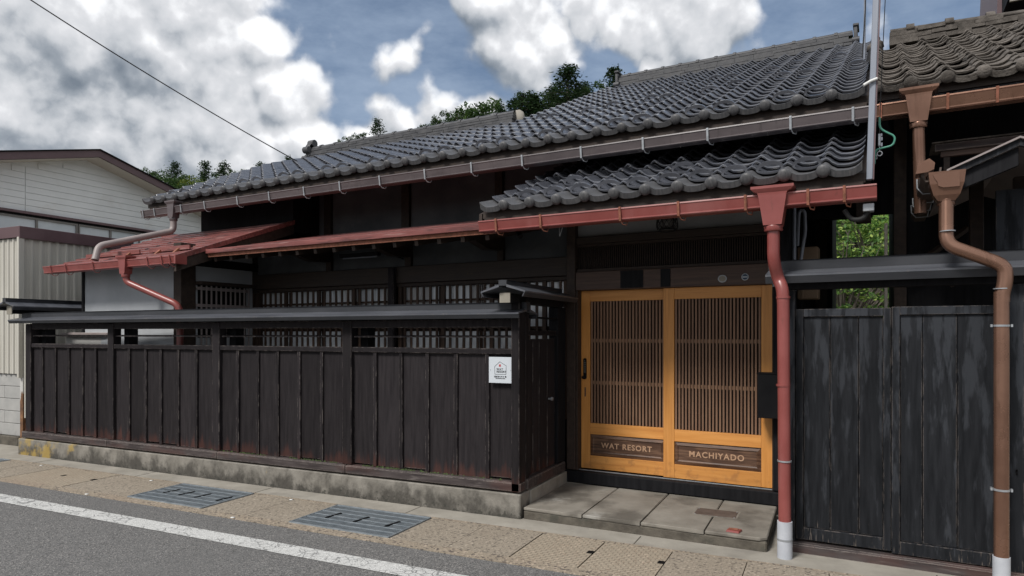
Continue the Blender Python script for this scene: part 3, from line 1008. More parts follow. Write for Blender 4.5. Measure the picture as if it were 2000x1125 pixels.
hb('upper_stub_post', .932, 1.04, .045, .2, 2.487, 2.84, 'dark_wood')
hb('plaster_panel', 1.042, 1.903, .07, .2, 2.487, 2.84, 'grey_plaster', 0)
hb('door_threshold', -.03, 1.99, -.03, .16, .10, .214, 'black_wood', .008)
hb('threshold_track', .10, 1.90, .05, .06, .2145, .222, 'galvanised', 0)
hb('door_reveal', .089, .108, .02, .15, .215, 1.967, 'dark_wood', .003)
hb('door_reveal', 1.893, 1.904, .02, .15, .215, 1.967, 'dark_wood', .003)
hb('unlit_backing', .09, 1.90, .30, .34, .1, 2.1, 'dark_interior', 0)  # dark sheet standing in for the unlit room behind the doors


# ---- sliding doors
def sliding_door(x0, x1, y, z0, z1, txt, stile_l, stile_r, nsl, lab, lock=False):
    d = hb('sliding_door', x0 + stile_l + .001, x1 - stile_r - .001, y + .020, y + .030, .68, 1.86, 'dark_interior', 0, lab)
    def p(name, a, b, c, dd, e, f, m, bv=.002):
        return hb(name, a, b, c, dd, e, f, m, bv, None, d)
    p('stile', x0, x0 + stile_l, y, y + .035, z0, z1, 'door_frame_wood')
    p('stile', x1 - stile_r, x1, y, y + .035, z0, z1, 'door_frame_wood')
    a, b = x0 + stile_l, x1 - stile_r
    for (e, f) in ((z0, .354), (.563, .672), (1.862, z1)):
        p('rail', a + .0008, b - .0008, y + .0015, y + .0345, e, f, 'door_rail_wood')
    pn = p('bottom_panel', a + .001, b - .001, y + .016, y + .026, .355, .562, 'panel_wood', 0)
    # bevelled field: raised slope frame round a flat centre
    i1, i2 = .030, .040
    A = [(a + .001, y + .0145, .356), (b - .001, y + .0145, .356), (b - .001, y + .0145, .561), (a + .001, y + .0145, .561)]
    B = [(a + i1, y + .004, .356 + i1), (b - i1, y + .004, .356 + i1), (b - i1, y + .004, .561 - i1), (a + i1, y + .004, .561 - i1)]
    C = [(a + i2, y + .011, .356 + i2), (b - i2, y + .011, .356 + i2), (b - i2, y + .011, .561 - i2), (a + i2, y + .011, .561 - i2)]
    fm = MB()
    for k in range(4):
        k2 = (k + 1) % 4
        fm.poly([A[k], A[k2], B[k2], B[k]])
        fm.poly([B[k], B[k2], C[k2], C[k]])
    fm.poly(C)
    fm.build('panel_field', 'panel_wood', (house, d))
    tme = text_mesh(txt, .072, 'letter_wood', .001, .0016, 1.18)
    place('lettering', tme, house, d, ((a + b) / 2 - .005, y + .0095, .458), rot=(pi / 2, 0, 0))
    w = (b - a) / nsl
    sm_ = box_mesh('slat', 'slat_wood', w * .56, .014, 1.19)
    for k in range(nsl):
        place('slat', sm_, house, d, (a + (k + .52) * w, y + .012, .672), bevel=.0015)
    for zz in (1.052, 1.462):
        p('slat_rail', a, b, y + .0195, y + .0295, zz, zz + .034, 'slat_rail_wood', 0)
    if lock:
        cx_ = x0 + .042
        lk = MB()
        pr = [(cx_ + .016 * cos(t) * 1, 1.29 + .016 * sin(t)) for t in [pi * k / 8 for k in range(9)]] + \
             [(cx_ + .016 * cos(t), 1.115 + .016 * sin(t)) for t in [pi + pi * k / 8 for k in range(9)]]
        n = len(pr)
        vs = [(q[0], y - .012, q[1]) for q in pr] + [(q[0], y + .0005, q[1]) for q in pr]
        lk.add(vs, [tuple(range(n))[::-1]] + [((k + 1) % n, k, n + k, n + (k + 1) % n)[::-1] for k in range(n)])
        lk.lathe([(.016, 0), (.017, -.016), (.012, -.02), (0, -.021)], (cx_ - .008, y - .012, 1.118), 14, 'y')
        lk.build('keypad_lock', 'black_metal', (house, d), 'black push-button keypad lock with a round knob')
        bt = MB()
        for r_ in range(7):
            for c_ in ((-.0058, .0058) if r_ else (0,)):
                zz = 1.282 - r_ * .0185
                bt.box(cx_ + c_ - .0033, cx_ + c_ + .0033, y - .0145, y - .012, zz - .0035, zz + .0035)
        bt.build('lock_button', 'cap_white', (house, d))
        p('finger_pull', cx_ - .007, cx_ + .007, y - .0006, y + .0005, .93, 1.02, 'lintel_wood', 0)


sliding_door(.109, .99, .106, .226, 1.966, 'WAT RESORT', .092, .045, 23, 'left orange sliding door reading WAT RESORT', True)
sliding_door(.946, 1.892, .058, .228, 1.966, 'MACHIYADO', .100, .092, 25, 'right orange sliding door reading MACHIYADO')
# stickers on the lintel
st1 = Thing('sticker', 'oval beige certificate sticker on the beam above the orange doors', 'sticker', HS, (1.485, .006, 2.02))
MB().lathe([(.034, 0), (.034, -.003), (.029, -.0035)], (1.485, .0095, 2.028), 20, 'y', sx=1.15).lathe([(.029, 0), (0, 0)], (1.485, .006, 2.028), 20, 'y', sx=1.15).build('rim', 'galvanised', st1)
MB().lathe([(.026, -.0005), (0, -.0005)], (1.485, .0055, 2.028), 20, 'y', sx=1.15).build('face', 'cap_white', st1)
st2 = Thing('sticker', 'round blue and white sticker, right one on the beam above the doors', 'sticker', HS, (1.68, .006, 2.03))
MB().lathe([(.030, 0), (.030, -.003), (0, -.003)], (1.675, .0095, 2.036), 20, 'y').build('rim', 'sign_plate', st2)
mat('sticker_blue', (.03, .06, .10), ns=2, bump=0)
MB().lathe([(.024, -.0006), (0, -.0006)], (1.675, .006, 2.036), 20, 'y').build('face', 'sticker_blue', st2)
MB().box(1.655, 1.695, .0040, .0049, 2.031, 2.040).build('stripe', 'sign_plate', st2)
# letter box at the right column
lb = Thing('letter_box', 'tall black letter box fixed beside the right orange door', 'letter box', HS, (1.9, -.12, .85))
MB().box(1.80, 1.99, -.16, -.012, .848, 1.213).build('body', 'black_metal', lb, bevel=.004)
MB().box(1.796, 1.994, -.164, -.008, 1.214, 1.222).build('lid', 'black_metal', lb, bevel=.002)

# ---- lattice windows behind the fence
def lattice_window(x0, x1, n, thick, lab):
    fr = hb('window', x0, x1, .150, .165, .75, 2.074, 'shoji_paper', 0, lab)
    def p(name, a, b, c, dd, e, f, m, bv=.003):
        return hb(name, a, b, c, dd, e, f, m, bv, None, fr)
    p('window_frame', x0, x0 + .05, .055, .17, .7, 2.074, 'lattice_wood')
    p('window_frame', x1 - .05, x1, .055, .17, .7, 2.074, 'lattice_wood')
    p('window_frame', x0 + .051, x1 - .051, .055, .17, .7, .76, 'lattice_wood')
    wv = (x1 - x0) / n
    me = box_mesh('lattice_slat', 'lattice_wood', .028, .014, 1.312)
    me2 = box_mesh('lattice_slat', 'lattice_wood', .045, .03, 1.312)
    for k in range(1, n):
        place('lattice_slat', me2 if k in thick else me, house, fr, (x0 + k * wv, .072, .761))
    for zz in (1.60, 1.905, 1.0):
        p('lattice_rail', x0 + .051, x1 - .051, .090, .102, zz, zz + .022, 'lattice_wood', 0)
    # sashes behind the lattice
    ns = 4
    for k in range(ns + 1):
        xx = x0 + (x1 - x0) * k / ns
        p('sash_stile', max(x0, xx - .02), min(x1, xx + .02), .135, .149, .76, 2.07, 'lattice_wood')
    p('sash_rail', x0 + .05, x1 - .05, .138, .149, 1.575, 1.60, 'lattice_wood', 0)
    return fr


wl = lattice_window(-4.50, -2.235, 24, (6, 12, 18), 'left slatted lattice window behind the fence')
wr = lattice_window(-2.13, -.01, 24, (7, 14, 21), 'right slatted lattice window behind the fence')
for (a, b) in ((-2.42, -2.26), (-2.05, -1.72), (-3.0, -2.75), (-1.2, -1.05)):
    cm = MB()
    n = 24
    for k in range(n):
        xa, xb = a + (b - a) * k / n, a + (b - a) * (k + 1) / n
        ya, yb = .138 + .008 * sin(k * 1.9), .138 + .008 * sin((k + 1) * 1.9)
        cm.poly([(xa, ya, 1.62), (xb, yb, 1.62), (xb, yb, 2.07), (xa, ya, 2.07)], True)
    cm.build('curtain', 'curtain', (house, wr if a > -2.2 else wl))
hb('shutter_post', -2.225, -2.14, -.02, .044, .6, 2.30, 'fence_wood', .012, 'weathered post between the two lattice windows')
# brackets and rafters of the pent roof
for x in (-3.23, -2.02, -.81):
    bm2 = MB().prism([(-.50, 2.52), (-.50, 2.46), (-.2, 2.40), (.09, 2.42), (.09, 2.55)], x - .045, x + .045)
    bm2.build('bracket', 'dark_wood', house, bevel=.004)
hb('eave_purlin', -4.6, 2.6, -.56, -.47, 2.535, 2.60, 'dark_wood')
tube = Thing('tube_lamp', 'black tube lamp on a bent arm under the red pent roof', 'lamp', HS, (-2.3, -.2, 2.4))
MB().tube([(-2.09, .10, 2.40), (-2.12, -.1, 2.45), (-2.20, -.2, 2.45)], .008, 8).build('arm', 'black_metal', tube)
MB().prism([(-.235, 2.455), (-.165, 2.455), (-.175, 2.415), (-.225, 2.415)], -2.75, -2.19).build('housing', 'black_metal', tube, bevel=.003)
MB().tube([(-2.72, -.2, 2.408), (-2.22, -.2, 2.408)], .009, 8).build('tube', 'pole_metal', tube)


# ---- red pent roof
def lapped_roof(name, th, x0, x1, y0, z0, y1, z1, n, m, parent_label=None, seam=None):
    """sheet-metal roof laid in n lapped courses from the eave (y0,z0) up to (y1,z1)"""
    dk = MB().hexa([(x0, y0 + .02, z0 - .05), (x1, y0 + .02, z0 - .05), (x1, y1, z1 - .05), (x0, y1, z1 - .05)],
                   [(x0, y0 + .02, z0 - .012), (x1, y0 + .02, z0 - .012), (x1, y1, z1 - .012), (x0, y1, z1 - .012)]).build(name, 'dark_wood', th, parent_label)
    for k in range(n):
        t0, t1 = k / n, min(1, (k + 1.12) / n)
        ya, yb, za, zb = y0 + (y1 - y0) * t0, y0 + (y1 - y0) * t1, z0 + (z1 - z0) * t0, z0 + (z1 - z0) * t1
        c = MB()
        c.hexa([(x0, ya, za - .002), (x1, ya, za - .002), (x1, yb, zb - .010), (x0, yb, zb - .010)],
               [(x0, ya, za + .014), (x1, ya, za + .014), (x1, yb, zb - .003), (x0, yb, zb - .003)])
        c.build('roof_sheet', m, (th, dk))
    return dk


pent = lapped_roof('pent_roof', house, -4.08, -.06, -.96, 2.50, .86, 2.90, 9, 'red_roof_metal', 'low red metal pent roof over the lattice windows')
MB().box(-4.08, -.20, -.985, -.962, 2.462, 2.512).build('fascia', 'red_roof_metal', (house, pent), bevel=.003)
MB().box(-4.08, -.20, -.955, -.93, 2.425, 2.475).build('eave_board', 'rusty_strap', (house, pent))
rf = box_mesh('rafter', 'dark_wood', .04, 1.0, .045)
for i in range(15):
    place('rafter', rf, house, pent, (-4.0 + i * .26, -.42, 2.485), rot=(math.atan(.22), 0, 0))

# ---- tiles
TW = .2445


def tile_profile(t):
    return .048 * math.exp(-((t) / .17) ** 2) + .048 * math.exp(-((t - 1) / .17) ** 2) - .010 * sin(pi * min(1, max(0, t))) + .004


def tile_mesh(name, w, L, m, lip=.020, rise=.036, front_trim=False, first=False):
    ts = [.06, .10, .16, .23, .3, .38, .45, .6, .75, .86, .94] if first else [-.15, -.08, 0, .08, .16, .3, .45, .6, .75, .86, .94]
    top0 = [(t * w, .010, tile_profile(t) + rise - (.006 if t > .8 else 0)) for t in ts]
    edge = [(p[0], 0, p[2] - .007) for p in top0]
    top1 = [(t * w, L, tile_profile(t) - (.004 if t > .8 else 0)) for t in ts]
    n = len(ts)
    mb = MB()
    mb.add(top0 + top1, [(k, k + 1, n + k + 1, n + k) for k in range(n - 1)], True)
    if not front_trim:
        mb.add(edge + top0, [(k, k + 1, n + k + 1, n + k) for k in range(n - 1)], True)
        mb.add(edge + [(p[0], .004, p[2] - lip) for p in top0], [(k + 1, k, n + k, n + k + 1) for k in range(n - 1)], True)
        mb.poly([top0[0], top1[0], (top1[0][0], L, top1[0][2] - lip), (top0[0][0], 0, top0[0][2] - lip)])
    else:
        low = [(p[0], -.004, (tile_profile(t) * .62 + rise - .045)) for p, t in zip(top0, ts)]
        mb.add([(p[0], -.006, p[2]) for p in top0] + low, [(k + 1, k, n + k, n + k + 1) for k in range(n - 1)], True)
        mb.add([(p[0], -.006, p[2]) for p in top0] + top0, [(k, k + 1, n + k + 1, n + k) for k in range(n - 1)], False)
        mb.add(low + [(p[0], .03, p[2]) for p in low], [(k + 1, k, n + k, n + k + 1) for k in range(n - 1)], True)
        r0 = .045
        if not first:
            mb.lathe([(r0, 0), (r0, -.012), (r0 * .86, -.020), (r0 * .5, -.026), (0, -.028)], (0.0, -.004, rise + .004), 16, 'y')
            mb.lathe([(r0, -.0), (r0 * .6, .05), (0, .06)], (0.0, -.004, rise + .004), 16, 'y')
    return mb.mesh(name, m)


def snow_loop_mesh(w=.245, m='roof_tile'):
    """arched ring that stands on a tile and holds the snow"""
    mb = MB()
    n = 20
    cx_, cz_ = .50 * w, tile_profile(.5) + .036 + .022
    vs = []
    for k in range(n):
        a = 2 * pi * k / n
        ux, uz = cos(a), sin(a)
        lean = .018 * (uz + 1) * .5
        th_ = .0085 + .004 * max(0, uz)
        for (rr_, yy) in ((-1, -.014), (1, -.014), (1, .016), (-1, .016)):
            vs.append((cx_ + ux * (.086 + rr_ * th_), yy + lean, cz_ + uz * (.036 + rr_ * th_) * (1.15 if uz > 0 else .75)))
    mb.add(vs, [(4 * i + k, 4 * ((i + 1) % n) + k, 4 * ((i + 1) % n) + (k + 1) % 4, 4 * i + (k + 1) % 4) for i in range(n) for k in range(4)])
    return mb.mesh('snow_guard_loop', m)


T_roof = tile_mesh('roof_tile', TW, .262, 'roof_tile')
T_eave = tile_mesh('eave_tile', TW, .262, 'eave_tile', front_trim=True)
T_loop = snow_loop_mesh()
T_roof1 = tile_mesh('roof_tile', TW, .262, 'roof_tile', first=True)
T_eave1 = tile_mesh('eave_tile', TW, .262, 'eave_tile', front_trim=True, first=True)
CAMH = Vector((HS.c[0], HS.c[1], EYE))


def tiled_roof(name, label, x0, ncol, nrow, y0, z0, sl, expo, skip, loops, limit, T=None, TE=None, w=TW, gm_='roof_tile_stuff', th=house, deck=None, jig=1.0, pname='roof_tile'):
    ang = math.atan(sl)
    T, TE = T or T_roof, TE or T_eave
    hx = expo * cos(ang)
    L = nrow * hx
    if deck is None:
        deck = [(x0, x0 + ncol * w, L)]
    dk = MB()
    for (a, b, LL) in deck:
        dk.hexa([(a, y0 + .05, z0 + .05 * sl - .075), (b, y0 + .05, z0 + .05 * sl - .075), (b, y0 + LL, z0 + LL * sl - .075), (a, y0 + LL, z0 + LL * sl - .075)],
                [(a, y0 + .05, z0 + .05 * sl - .012), (b, y0 + .05, z0 + .05 * sl - .012), (b, y0 + LL, z0 + LL * sl - .012), (a, y0 + LL, z0 + LL * sl - .012)])
    ro = dk.build(name, 'dark_wood', th, label)
    items = []
    for r_ in range(nrow):
        for c in range(ncol):
            if skip(c, r_): continue
            p = Vector((x0 + c * w, y0 + r_ * hx, z0 + r_ * hx * sl))
            items.append(((p - (CAMH)).length, c, r_, p))
    items.sort(key=lambda q: q[0])
    cnt = 0
    rest = MB()
    rot0 = Matrix.Rotation(ang, 4, 'X')
    rows_z = [rnd.uniform(-.003, .003) for _ in range(nrow)]
    for (d_, c, r_, p) in items:
        jx, jz, ja = rnd.gauss(0, .0012) * jig, rnd.gauss(0, .0014) * jig + rows_z[r_] * .4 * jig, rnd.gauss(0, .006) * jig
        p = p + Vector((jx, 0, jz))
        if r_ == 0:
            place('eave_tile', T_eave1 if (c == 0 and TE is T_eave) else TE, th, ro, p, rot=(ang, 0, ja * .5))
        elif cnt < limit:
            place(pname, T_roof1 if (c == 0 and T is T_roof) else T, th, ro, p, rot=(ang + rnd.gauss(0, .006) * jig, rnd.gauss(0, .006) * jig, ja))
            cnt += 1
        else:
            M = Matrix.Translation(p) @ Euler((ang + rnd.gauss(0, .005), rnd.gauss(0, .005), ja)).to_matrix().to_4x4()
            rest.add([M @ v.co for v in T.vertices], [tuple(q.vertices) for q in T.polygons], True)
    if rest.v:
        rest.build('roof_tiles_far', gm_, (th, ro), kind='stuff')
    for (c, r_) in loops:
        if skip(c, r_): continue
        p = Vector((x0 + c * w, y0 + r_ * hx, z0 + r_ * hx * sl))
        place('snow_guard_loop', T_loop, th, ro, p, rot=(ang, 0, 0))
    return ro


RX0 = -6.44
NC = 37
EX = .2285
hxm = EX * cos(AS)
R1 = 11           # rows below the lower ridge
R2 = 27
cs = 19.6         # column where the taller part starts
loops = [(c, 1) for c in range(1, NC) if c % 3 != 0]
loops += [(c, 9 + (c % 2)) for c in range(20, NC) if c % 3 != 2] + [(c, 15 + (c % 2)) for c in range(26, NC - 1) if c % 3 != 1]
main_roof = tiled_roof('main_roof', 'large grey tiled roof slope with two ridges', RX0, NC, R2, YE, Z0, SL, EX,
                       lambda c, r_: (r_ >= R1 and c < cs), loops, 205,
                       deck=[(RX0 + .02, RX0 + 19.6 * TW, R1 * hxm), (RX0 + 19.6 * TW, RX0 + NC * TW + .02, R2 * hxm)])
XR = RX0 + NC * TW
# last column: raised verge of half-round tiles
vm_ = MB()
vr = []
for k in range(9):
    a = pi * k / 8
    vr.append((.062 * cos(a), .055 * sin(a)))
L_ = .245
vs = [(q[0], 0, q[1] + .016) for q in vr] + [(q[0] * .94, L_, q[1] * .94) for q in vr]
vm_.add(vs, [(k + 1, k, 9 + k, 10 + k) for k in range(8)], True)
vm_.poly([(q[0], 0, q[1] + .016) for q in vr][::-1])
vme = vm_.mesh('verge_tile', 'ridge_tile')
for r_ in range(9, R2):
    place('verge_tile', vme, house, main_roof, (XR + .015, YE + r_ * hxm, Z0 + r_ * hxm * SL + .035), rot=(AS, 0, 0))
# eave woodwork under the main roof
MB().box(RX0 + .08, XR, YE + .035, YE + .06, Z0 - .115, Z0 - .045).build('fascia', 'dark_wood', (house, main_roof))
MB().hexa([(RX0 + .1, YE + .065, Z0 - .11), (XR, YE + .065, Z0 - .11), (XR, 1.0, Z0 - .11 + 1.15 * SL), (RX0 + .1, 1.0, Z0 - .11 + 1.15 * SL)],
          [(RX0 + .1, YE + .065, Z0 - .09), (XR, YE + .065, Z0 - .09), (XR, 1.0, Z0 - .09 + 1.15 * SL), (RX0 + .1, 1.0, Z0 - .09 + 1.15 * SL)]).build('soffit', 'dark_wood', (house, main_roof))
rfm = box_mesh('rafter', 'dark_wood', .05, 1.25, .055)
for i in range(22):
    place('rafter', rfm, house, main_roof, (RX0 + .25 + i * .41, YE + .62, Z0 - .115 + .55 * SL - .055), rot=(AS, 0, 0))
# gable ends of the house body
MB().add([(-6.29, .97, 3.0), (-6.29, 6.4, 3.0), (-6.29, 3.2, 4.9)], [(0, 2, 1)]).build('gable_wall', 'black_wood', house)


def ridge(th, parent, x0, x1, y, zb, h, capr, m, layers=4, step=.30, rough_=0.0, slope=0.0, brick=.28, cw=.045, cr=.014):
    """ridge of stacked flat tiles under a round cap with collars"""
    ro = None
    rr_ = random.Random(int(abs(x0) * 100))
    body = MB()
    lh = h / layers
    for k in range(layers):
        wv = .12 - .010 * k
        x = x0 + (.14 if k % 2 else 0)
        xs = [x0]
        while x < x1 - .1:
            x += brick * rr_.uniform(.9, 1.1)
            xs.append(min(x, x1))
        for i in range(len(xs) - 1):
            a, b = xs[i], xs[i + 1]
            dz = rr_.uniform(-.004, .004) * (1 + rough_ * 3)
            dy = rr_.uniform(-.004, .004) * (1 + rough_ * 3)
            za = slope * (a - x0)
            body.box(a + .002, b - .002, y - wv + dy, y + wv + dy, zb + k * lh + dz + .004 + za, zb + (k + 1) * lh + dz - .004 + za)
            if k < layers - 1:
                body.box(a, b, y - wv + .02, y + wv - .02, zb + (k + 1) * lh - .006 + za, zb + (k + 1) * lh + .006 + za)
    ro = body.build('ridge', m, (th, parent) if parent else th)
    zc = zb + h
    prof = [(y + capr * 1.15 * cos(pi * k / 8), zc - .002 + capr * sin(pi * k / 8)) for k in range(9)]
    cp = MB()
    cp.prism(prof, x0 + .01, x1 - .01, 'x', True, caps=False)
    for v in cp.v: v.z += slope * (v.x - x0)
    cp.build('ridge_cap', m, (th, parent) if parent else th)
    x = x0 + .18
    while x < x1 - .05:
        c2 = MB()
        q = [(y + (capr * 1.15 + cr) * cos(pi * k / 8), zc - .004 + (capr + cr) * sin(pi * k / 8)) for k in range(9)]
        c2.prism(q, x, x + cw, 'x', True)
        for v in c2.v: v.z += slope * (v.x - x0)
        c2.build('ridge_collar', m, (th, parent) if parent else th)
        x += step
    return zc


ZR1 = Z0 + R1 * hxm * SL
yr1 = YE + R1 * hxm + .02
XA, XB = -5.50, -1.70
ridge(house, main_roof, XA, XB, yr1, ZR1 + .0, .155, .058, 'ridge_tile')
# demon tile at the left end, clay plug at the right end
oni = MB()
oni.lathe([(.12, 0), (.145, -.05), (.12, -.1), (0, -.11)], (0, 0, 0), 16, 'y')
ov = []
for v in oni.v:
    ov.append(Vector((v.y, v.x, v.z)))
oni.v = [Vector((XA + .02 + v.x, yr1 + v.y, ZR1 + .15 + v.z)) for v in ov]
oni.f = [tuple(reversed(f)) for f in oni.f]
for (dy, dz, r_) in ((-.12, .0, .055), (.12, .0, .055), (0, .13, .06), (-.07, -.13, .07), (.07, -.13, .07), (-.15, -.14, .04)):
    oni.tube([(XA - .085, yr1 + dy, ZR1 + .14 + dz), (XA + .03, yr1 + dy, ZR1 + .14 + dz)], r_, 12)
oni.build('ridge_end_tile', 'ridge_tile', (house, main_roof), 'scrolled end tile at the left end of the lower ridge')
MB().lathe([(.0, 0), (.10, .0), (.12, .03), (.10, .06)], (XB, yr1, ZR1 + .11), 10, 'y').build('ridge_plug', 'concrete', (house, main_roof))
ZR2 = Z0 + R2 * hxm * SL
yr2 = YE + R2 * hxm + .03
XC, XD = -1.42, 2.32
ridge(house, main_roof, XC, XD, yr2, ZR2 + .0, .19, .065, 'ridge_tile')
for x_ in (XC - .03, XD + .01):
    e_ = MB()
    e_.box(x_, x_ + .05, yr2 - .13, yr2 + .13, ZR2 - .03, ZR2 + .26)
    e_.box(x_ - .01, x_ + .07, yr2 - .15, yr2 + .15, ZR2 + .262, ZR2 + .30)
    e_.tube([(x_ - .02, yr2 - .13, ZR2 + .05), (x_ + .08, yr2 - .13, ZR2 + .05)], .05, 10)
    e_.build('ridge_end_tile', 'ridge_tile', (house, main_roof), bevel=.008)

# ---- entrance canopy
ZC, YC, SC_ = 2.595, -1.10, .42
CXT = [-.29]
canopy = tiled_roof('canopy_roof', 'tiled canopy roof over the orange doors', -.32 - .0, 12, 9, YC, ZC, SC_, .226,
                    lambda c, r_: False, [(c, 1) for c in range(1, 11)] + [(2, 3), (6, 3)], 95)
MB().box(-.30, 2.60, YC + .04, YC + .065, ZC - .115, ZC - .045).build('fascia', 'dark_wood', (house, canopy))
MB().hexa([(-.30, YC + .07, ZC - .11), (2.60, YC + .07, ZC - .11), (2.60, .86, ZC - .11 + 1.9 * SC_), (-.30, .86, ZC - .11 + 1.9 * SC_)],
          [(-.30, YC + .07, ZC - .09), (2.60, YC + .07, ZC - .09), (2.60, .86, ZC - .09 + 1.9 * SC_), (-.30, .86, ZC - .09 + 1.9 * SC_)]).build('soffit', 'dark_wood', (house, canopy))
rfc = box_mesh('rafter', 'dark_wood', .045, 1.15, .05)
for i in range(9):
    place('rafter', rfc, house, canopy, (-.2 + i * .33, YC + .68, ZC - .11 + .62 * SC_ - .05), rot=(math.atan(SC_), 0, 0))
# verge board, left side of canopy
MB().hexa([(-.36, YC + .05, ZC - .10), (-.33, YC + .05, ZC - .10), (-.33, .84, ZC - .10 + 1.9 * SC_), (-.36, .84, ZC - .10 + 1.9 * SC_)],
          [(-.36, YC + .05, ZC - .01), (-.33, YC + .05, ZC - .01), (-.33, .84, ZC - .01 + 1.9 * SC_), (-.36, .84, ZC - .01 + 1.9 * SC_)]).build('verge_board', 'dark_wood', (house, canopy))


# ---- gutters
def gutter(th, label, x0, x1, y, zt, m, h=.095, d=.115, br=(), brm='galvanised', ends=True, gap=.012, hook=True, name='gutter'):
    prof = [(y, zt), (y - .008, zt + .004), (y - .010, zt - .006), (y - .004, zt - .012), (y + .012, zt - h * .80),
            (y + .006, zt - h * .84), (y + .006, zt - h * .92), (y + .016, zt - h), (y + d - .02, zt - h - .002), (y + d, zt - h * .85), (y + d, zt),
            (y + d - .004, zt), (y + d - .004, zt - h * .82), (y + d - .022, zt - h + .006), (y + .024, zt - h + .008), (y + .006, zt - .01)]
    o = MB().prism(prof, x0, x1, caps=True)
    g_ = o.build(name, m, th, label)
    for x in br:
        b = MB()
        w = .0085
        b.box(x - w, x + w, y - .014, y + .02, zt + .006, zt + .010)
        b.hexa([(x - w, y - .0165, zt - .0), (x + w, y - .0165, zt), (x + w, y - .0115, zt), (x - w, y - .0115, zt)],
               [(x - w, y - .0165, zt + .009), (x + w, y - .0165, zt + .009), (x + w, y - .0115, zt + .009), (x - w, y - .0115, zt + .009)])
        b.hexa([(x - w, y - .003, zt - h - .006), (x + w, y - .003, zt - h - .006), (x + w, y + .002, zt - h - .006), (x - w, y + .002, zt - h - .006)],
               [(x - w, y - .0165, zt), (x + w, y - .0165, zt), (x + w, y - .0115, zt), (x - w, y - .0115, zt)])
        if hook:
            b.tube([(x + .004, y + .002, zt - h - .004), (x + .014, y + .02, zt - h - .030), (x + .034, y + .05, zt - h - .034), (x + .036, y + .07, zt - h - .006)], .0045, 6)
        b.build('gutter_bracket', brm, (th, g_))
    return g_


GM = -.35
mbr = [HS.at(u, v, y=GM).x for u, v in ((280, 415), (302, 412), (354, 405), (400, 400), (464, 392), (526, 380), (594, 370), (664, 360), (742, 348), (830, 335),
                                        (921, 322), (1020, 306), (1135, 290), (1256, 273), (1382, 255), (1544, 232), (1666, 210))]
gutter(house, 'long brown-grey gutter under the main eave', -6.30, 2.64, GM, 3.245, 'brown_gutter', h=.088, br=mbr)
GC = -1.15
cbr = [HS.at(u, 400, y=GC).x for u in (969, 1056, 1211, 1325, 1456, 1578, 1649)]
gutter(house, 'red gutter along the canopy eave', -.305, 2.68, GC, 2.502, 'red_metal', h=.090, br=cbr, brm='rusty_strap')


def funnel(th, parent, x, y, zt, zb, m, w=.26, d=.15, wb=.075, label=None, name='rain_head'):
    """flared rain-water head with a moulded rim"""
    mb = MB()
    def ring(hw, hd, z): return [(x - hw, y - hd, z), (x + hw, y - hd, z), (x + hw, y + hd, z), (x - hw, y + hd, z)]
    rings = [ring(w / 2, d / 2, zt), ring(w / 2, d / 2, zt - .018), ring(w / 2 * .86, d / 2 * .88, zt - .035), ring(w / 2 * .70, d / 2 * .8, zt - .045),
             ring(w / 2 * .66, d / 2 * .78, zt - .06), ring(wb * .62, wb * .62, zb + .02)]
    vs = [p for r_ in rings for p in r_]
    fs = []
    for i in range(len(rings) - 1):
        for k in range(4):
            fs.append((4 * i + k, 4 * i + (k + 1) % 4, 4 * (i + 1) + (k + 1) % 4, 4 * (i + 1) + k)[::-1])
    mb.add(vs, fs)
    mb.poly(ring(w / 2 - .008, d / 2 - .008, zt - .004))
    mb.lathe([(wb * .62, .02), (wb * .68, .012), (wb * .62, .0), (wb * .66, -.012), (wb * .58, -.02)], (x, y, zb), 16)
    # embossed oval on the face
    pts = []
    zc = zt - .06 - (zt - zb) * .28
    for k in range(21):
        a = 2 * pi * k / 20
        pts.append((x + w * .17 * max(-1, min(1, 1.3 * cos(a))), y - d / 2 * .70 + (zt - zc) * .02, zc + .016 * sin(a)))
    mb.tube(pts, .0022, 5, caps=False)
    return mb.build(name, m, th if not parent else (th, parent), label)


def pipe(th, pts, r, m, bend=.06, name='downpipe', label=None, joints=()):
    mb = MB().tube(smooth_path(pts, bend, 6), r, 18)
    o = mb.build(name, m, th, label)
    for (p, q) in joints:
        MB().tube([p, q], r + .004, 18).build('pipe_collar', m, (th, o))
    return o


# red canopy downpipe
YP = -1.062
funnel(house, None, 2.055, GC + .04, 2.555, 2.27, 'red_metal', w=.275, d=.17, wb=.095)
pr_ = pipe(house, [(2.055, GC + .04, 2.28), (2.055, GC + .04, 2.05), (2.075, YP + .03, 1.93), (2.108, YP, 1.86), (2.112, YP, 1.76)], .0415, 'red_metal', .07,
           label='upper bend of the red downpipe')
p2 = pipe(house, [(2.112, YP, 1.80), (2.122, YP, .20)], .041, 'red_metal', name='downpipe', label='long red downpipe right of the orange doors')
for z in (1.79, 1.185):
    MB().tube([(2.112, YP, z), (2.112, YP, z + .014)], .0465, 18).build('pipe_ring', 'red_metal', (house, p2))
MB().tube([(2.120, YP, .665), (2.120, YP, .675)], .047, 18).box(2.078, 2.092, YP - .01, YP + .06, .664, .676).build('pipe_clamp', 'galvanised', (house, p2))
MB().tube([(2.122, YP, -.01), (2.122, YP, .255)], .0495, 18).build('pipe_sleeve', 'pipe_sleeve', (house, p2), 'pale grey foot of the red downpipe')
MB().tube([(2.122, YP, .125), (2.122, YP, .137)], .052, 18).build('pipe_band', 'galvanised', (house, p2))
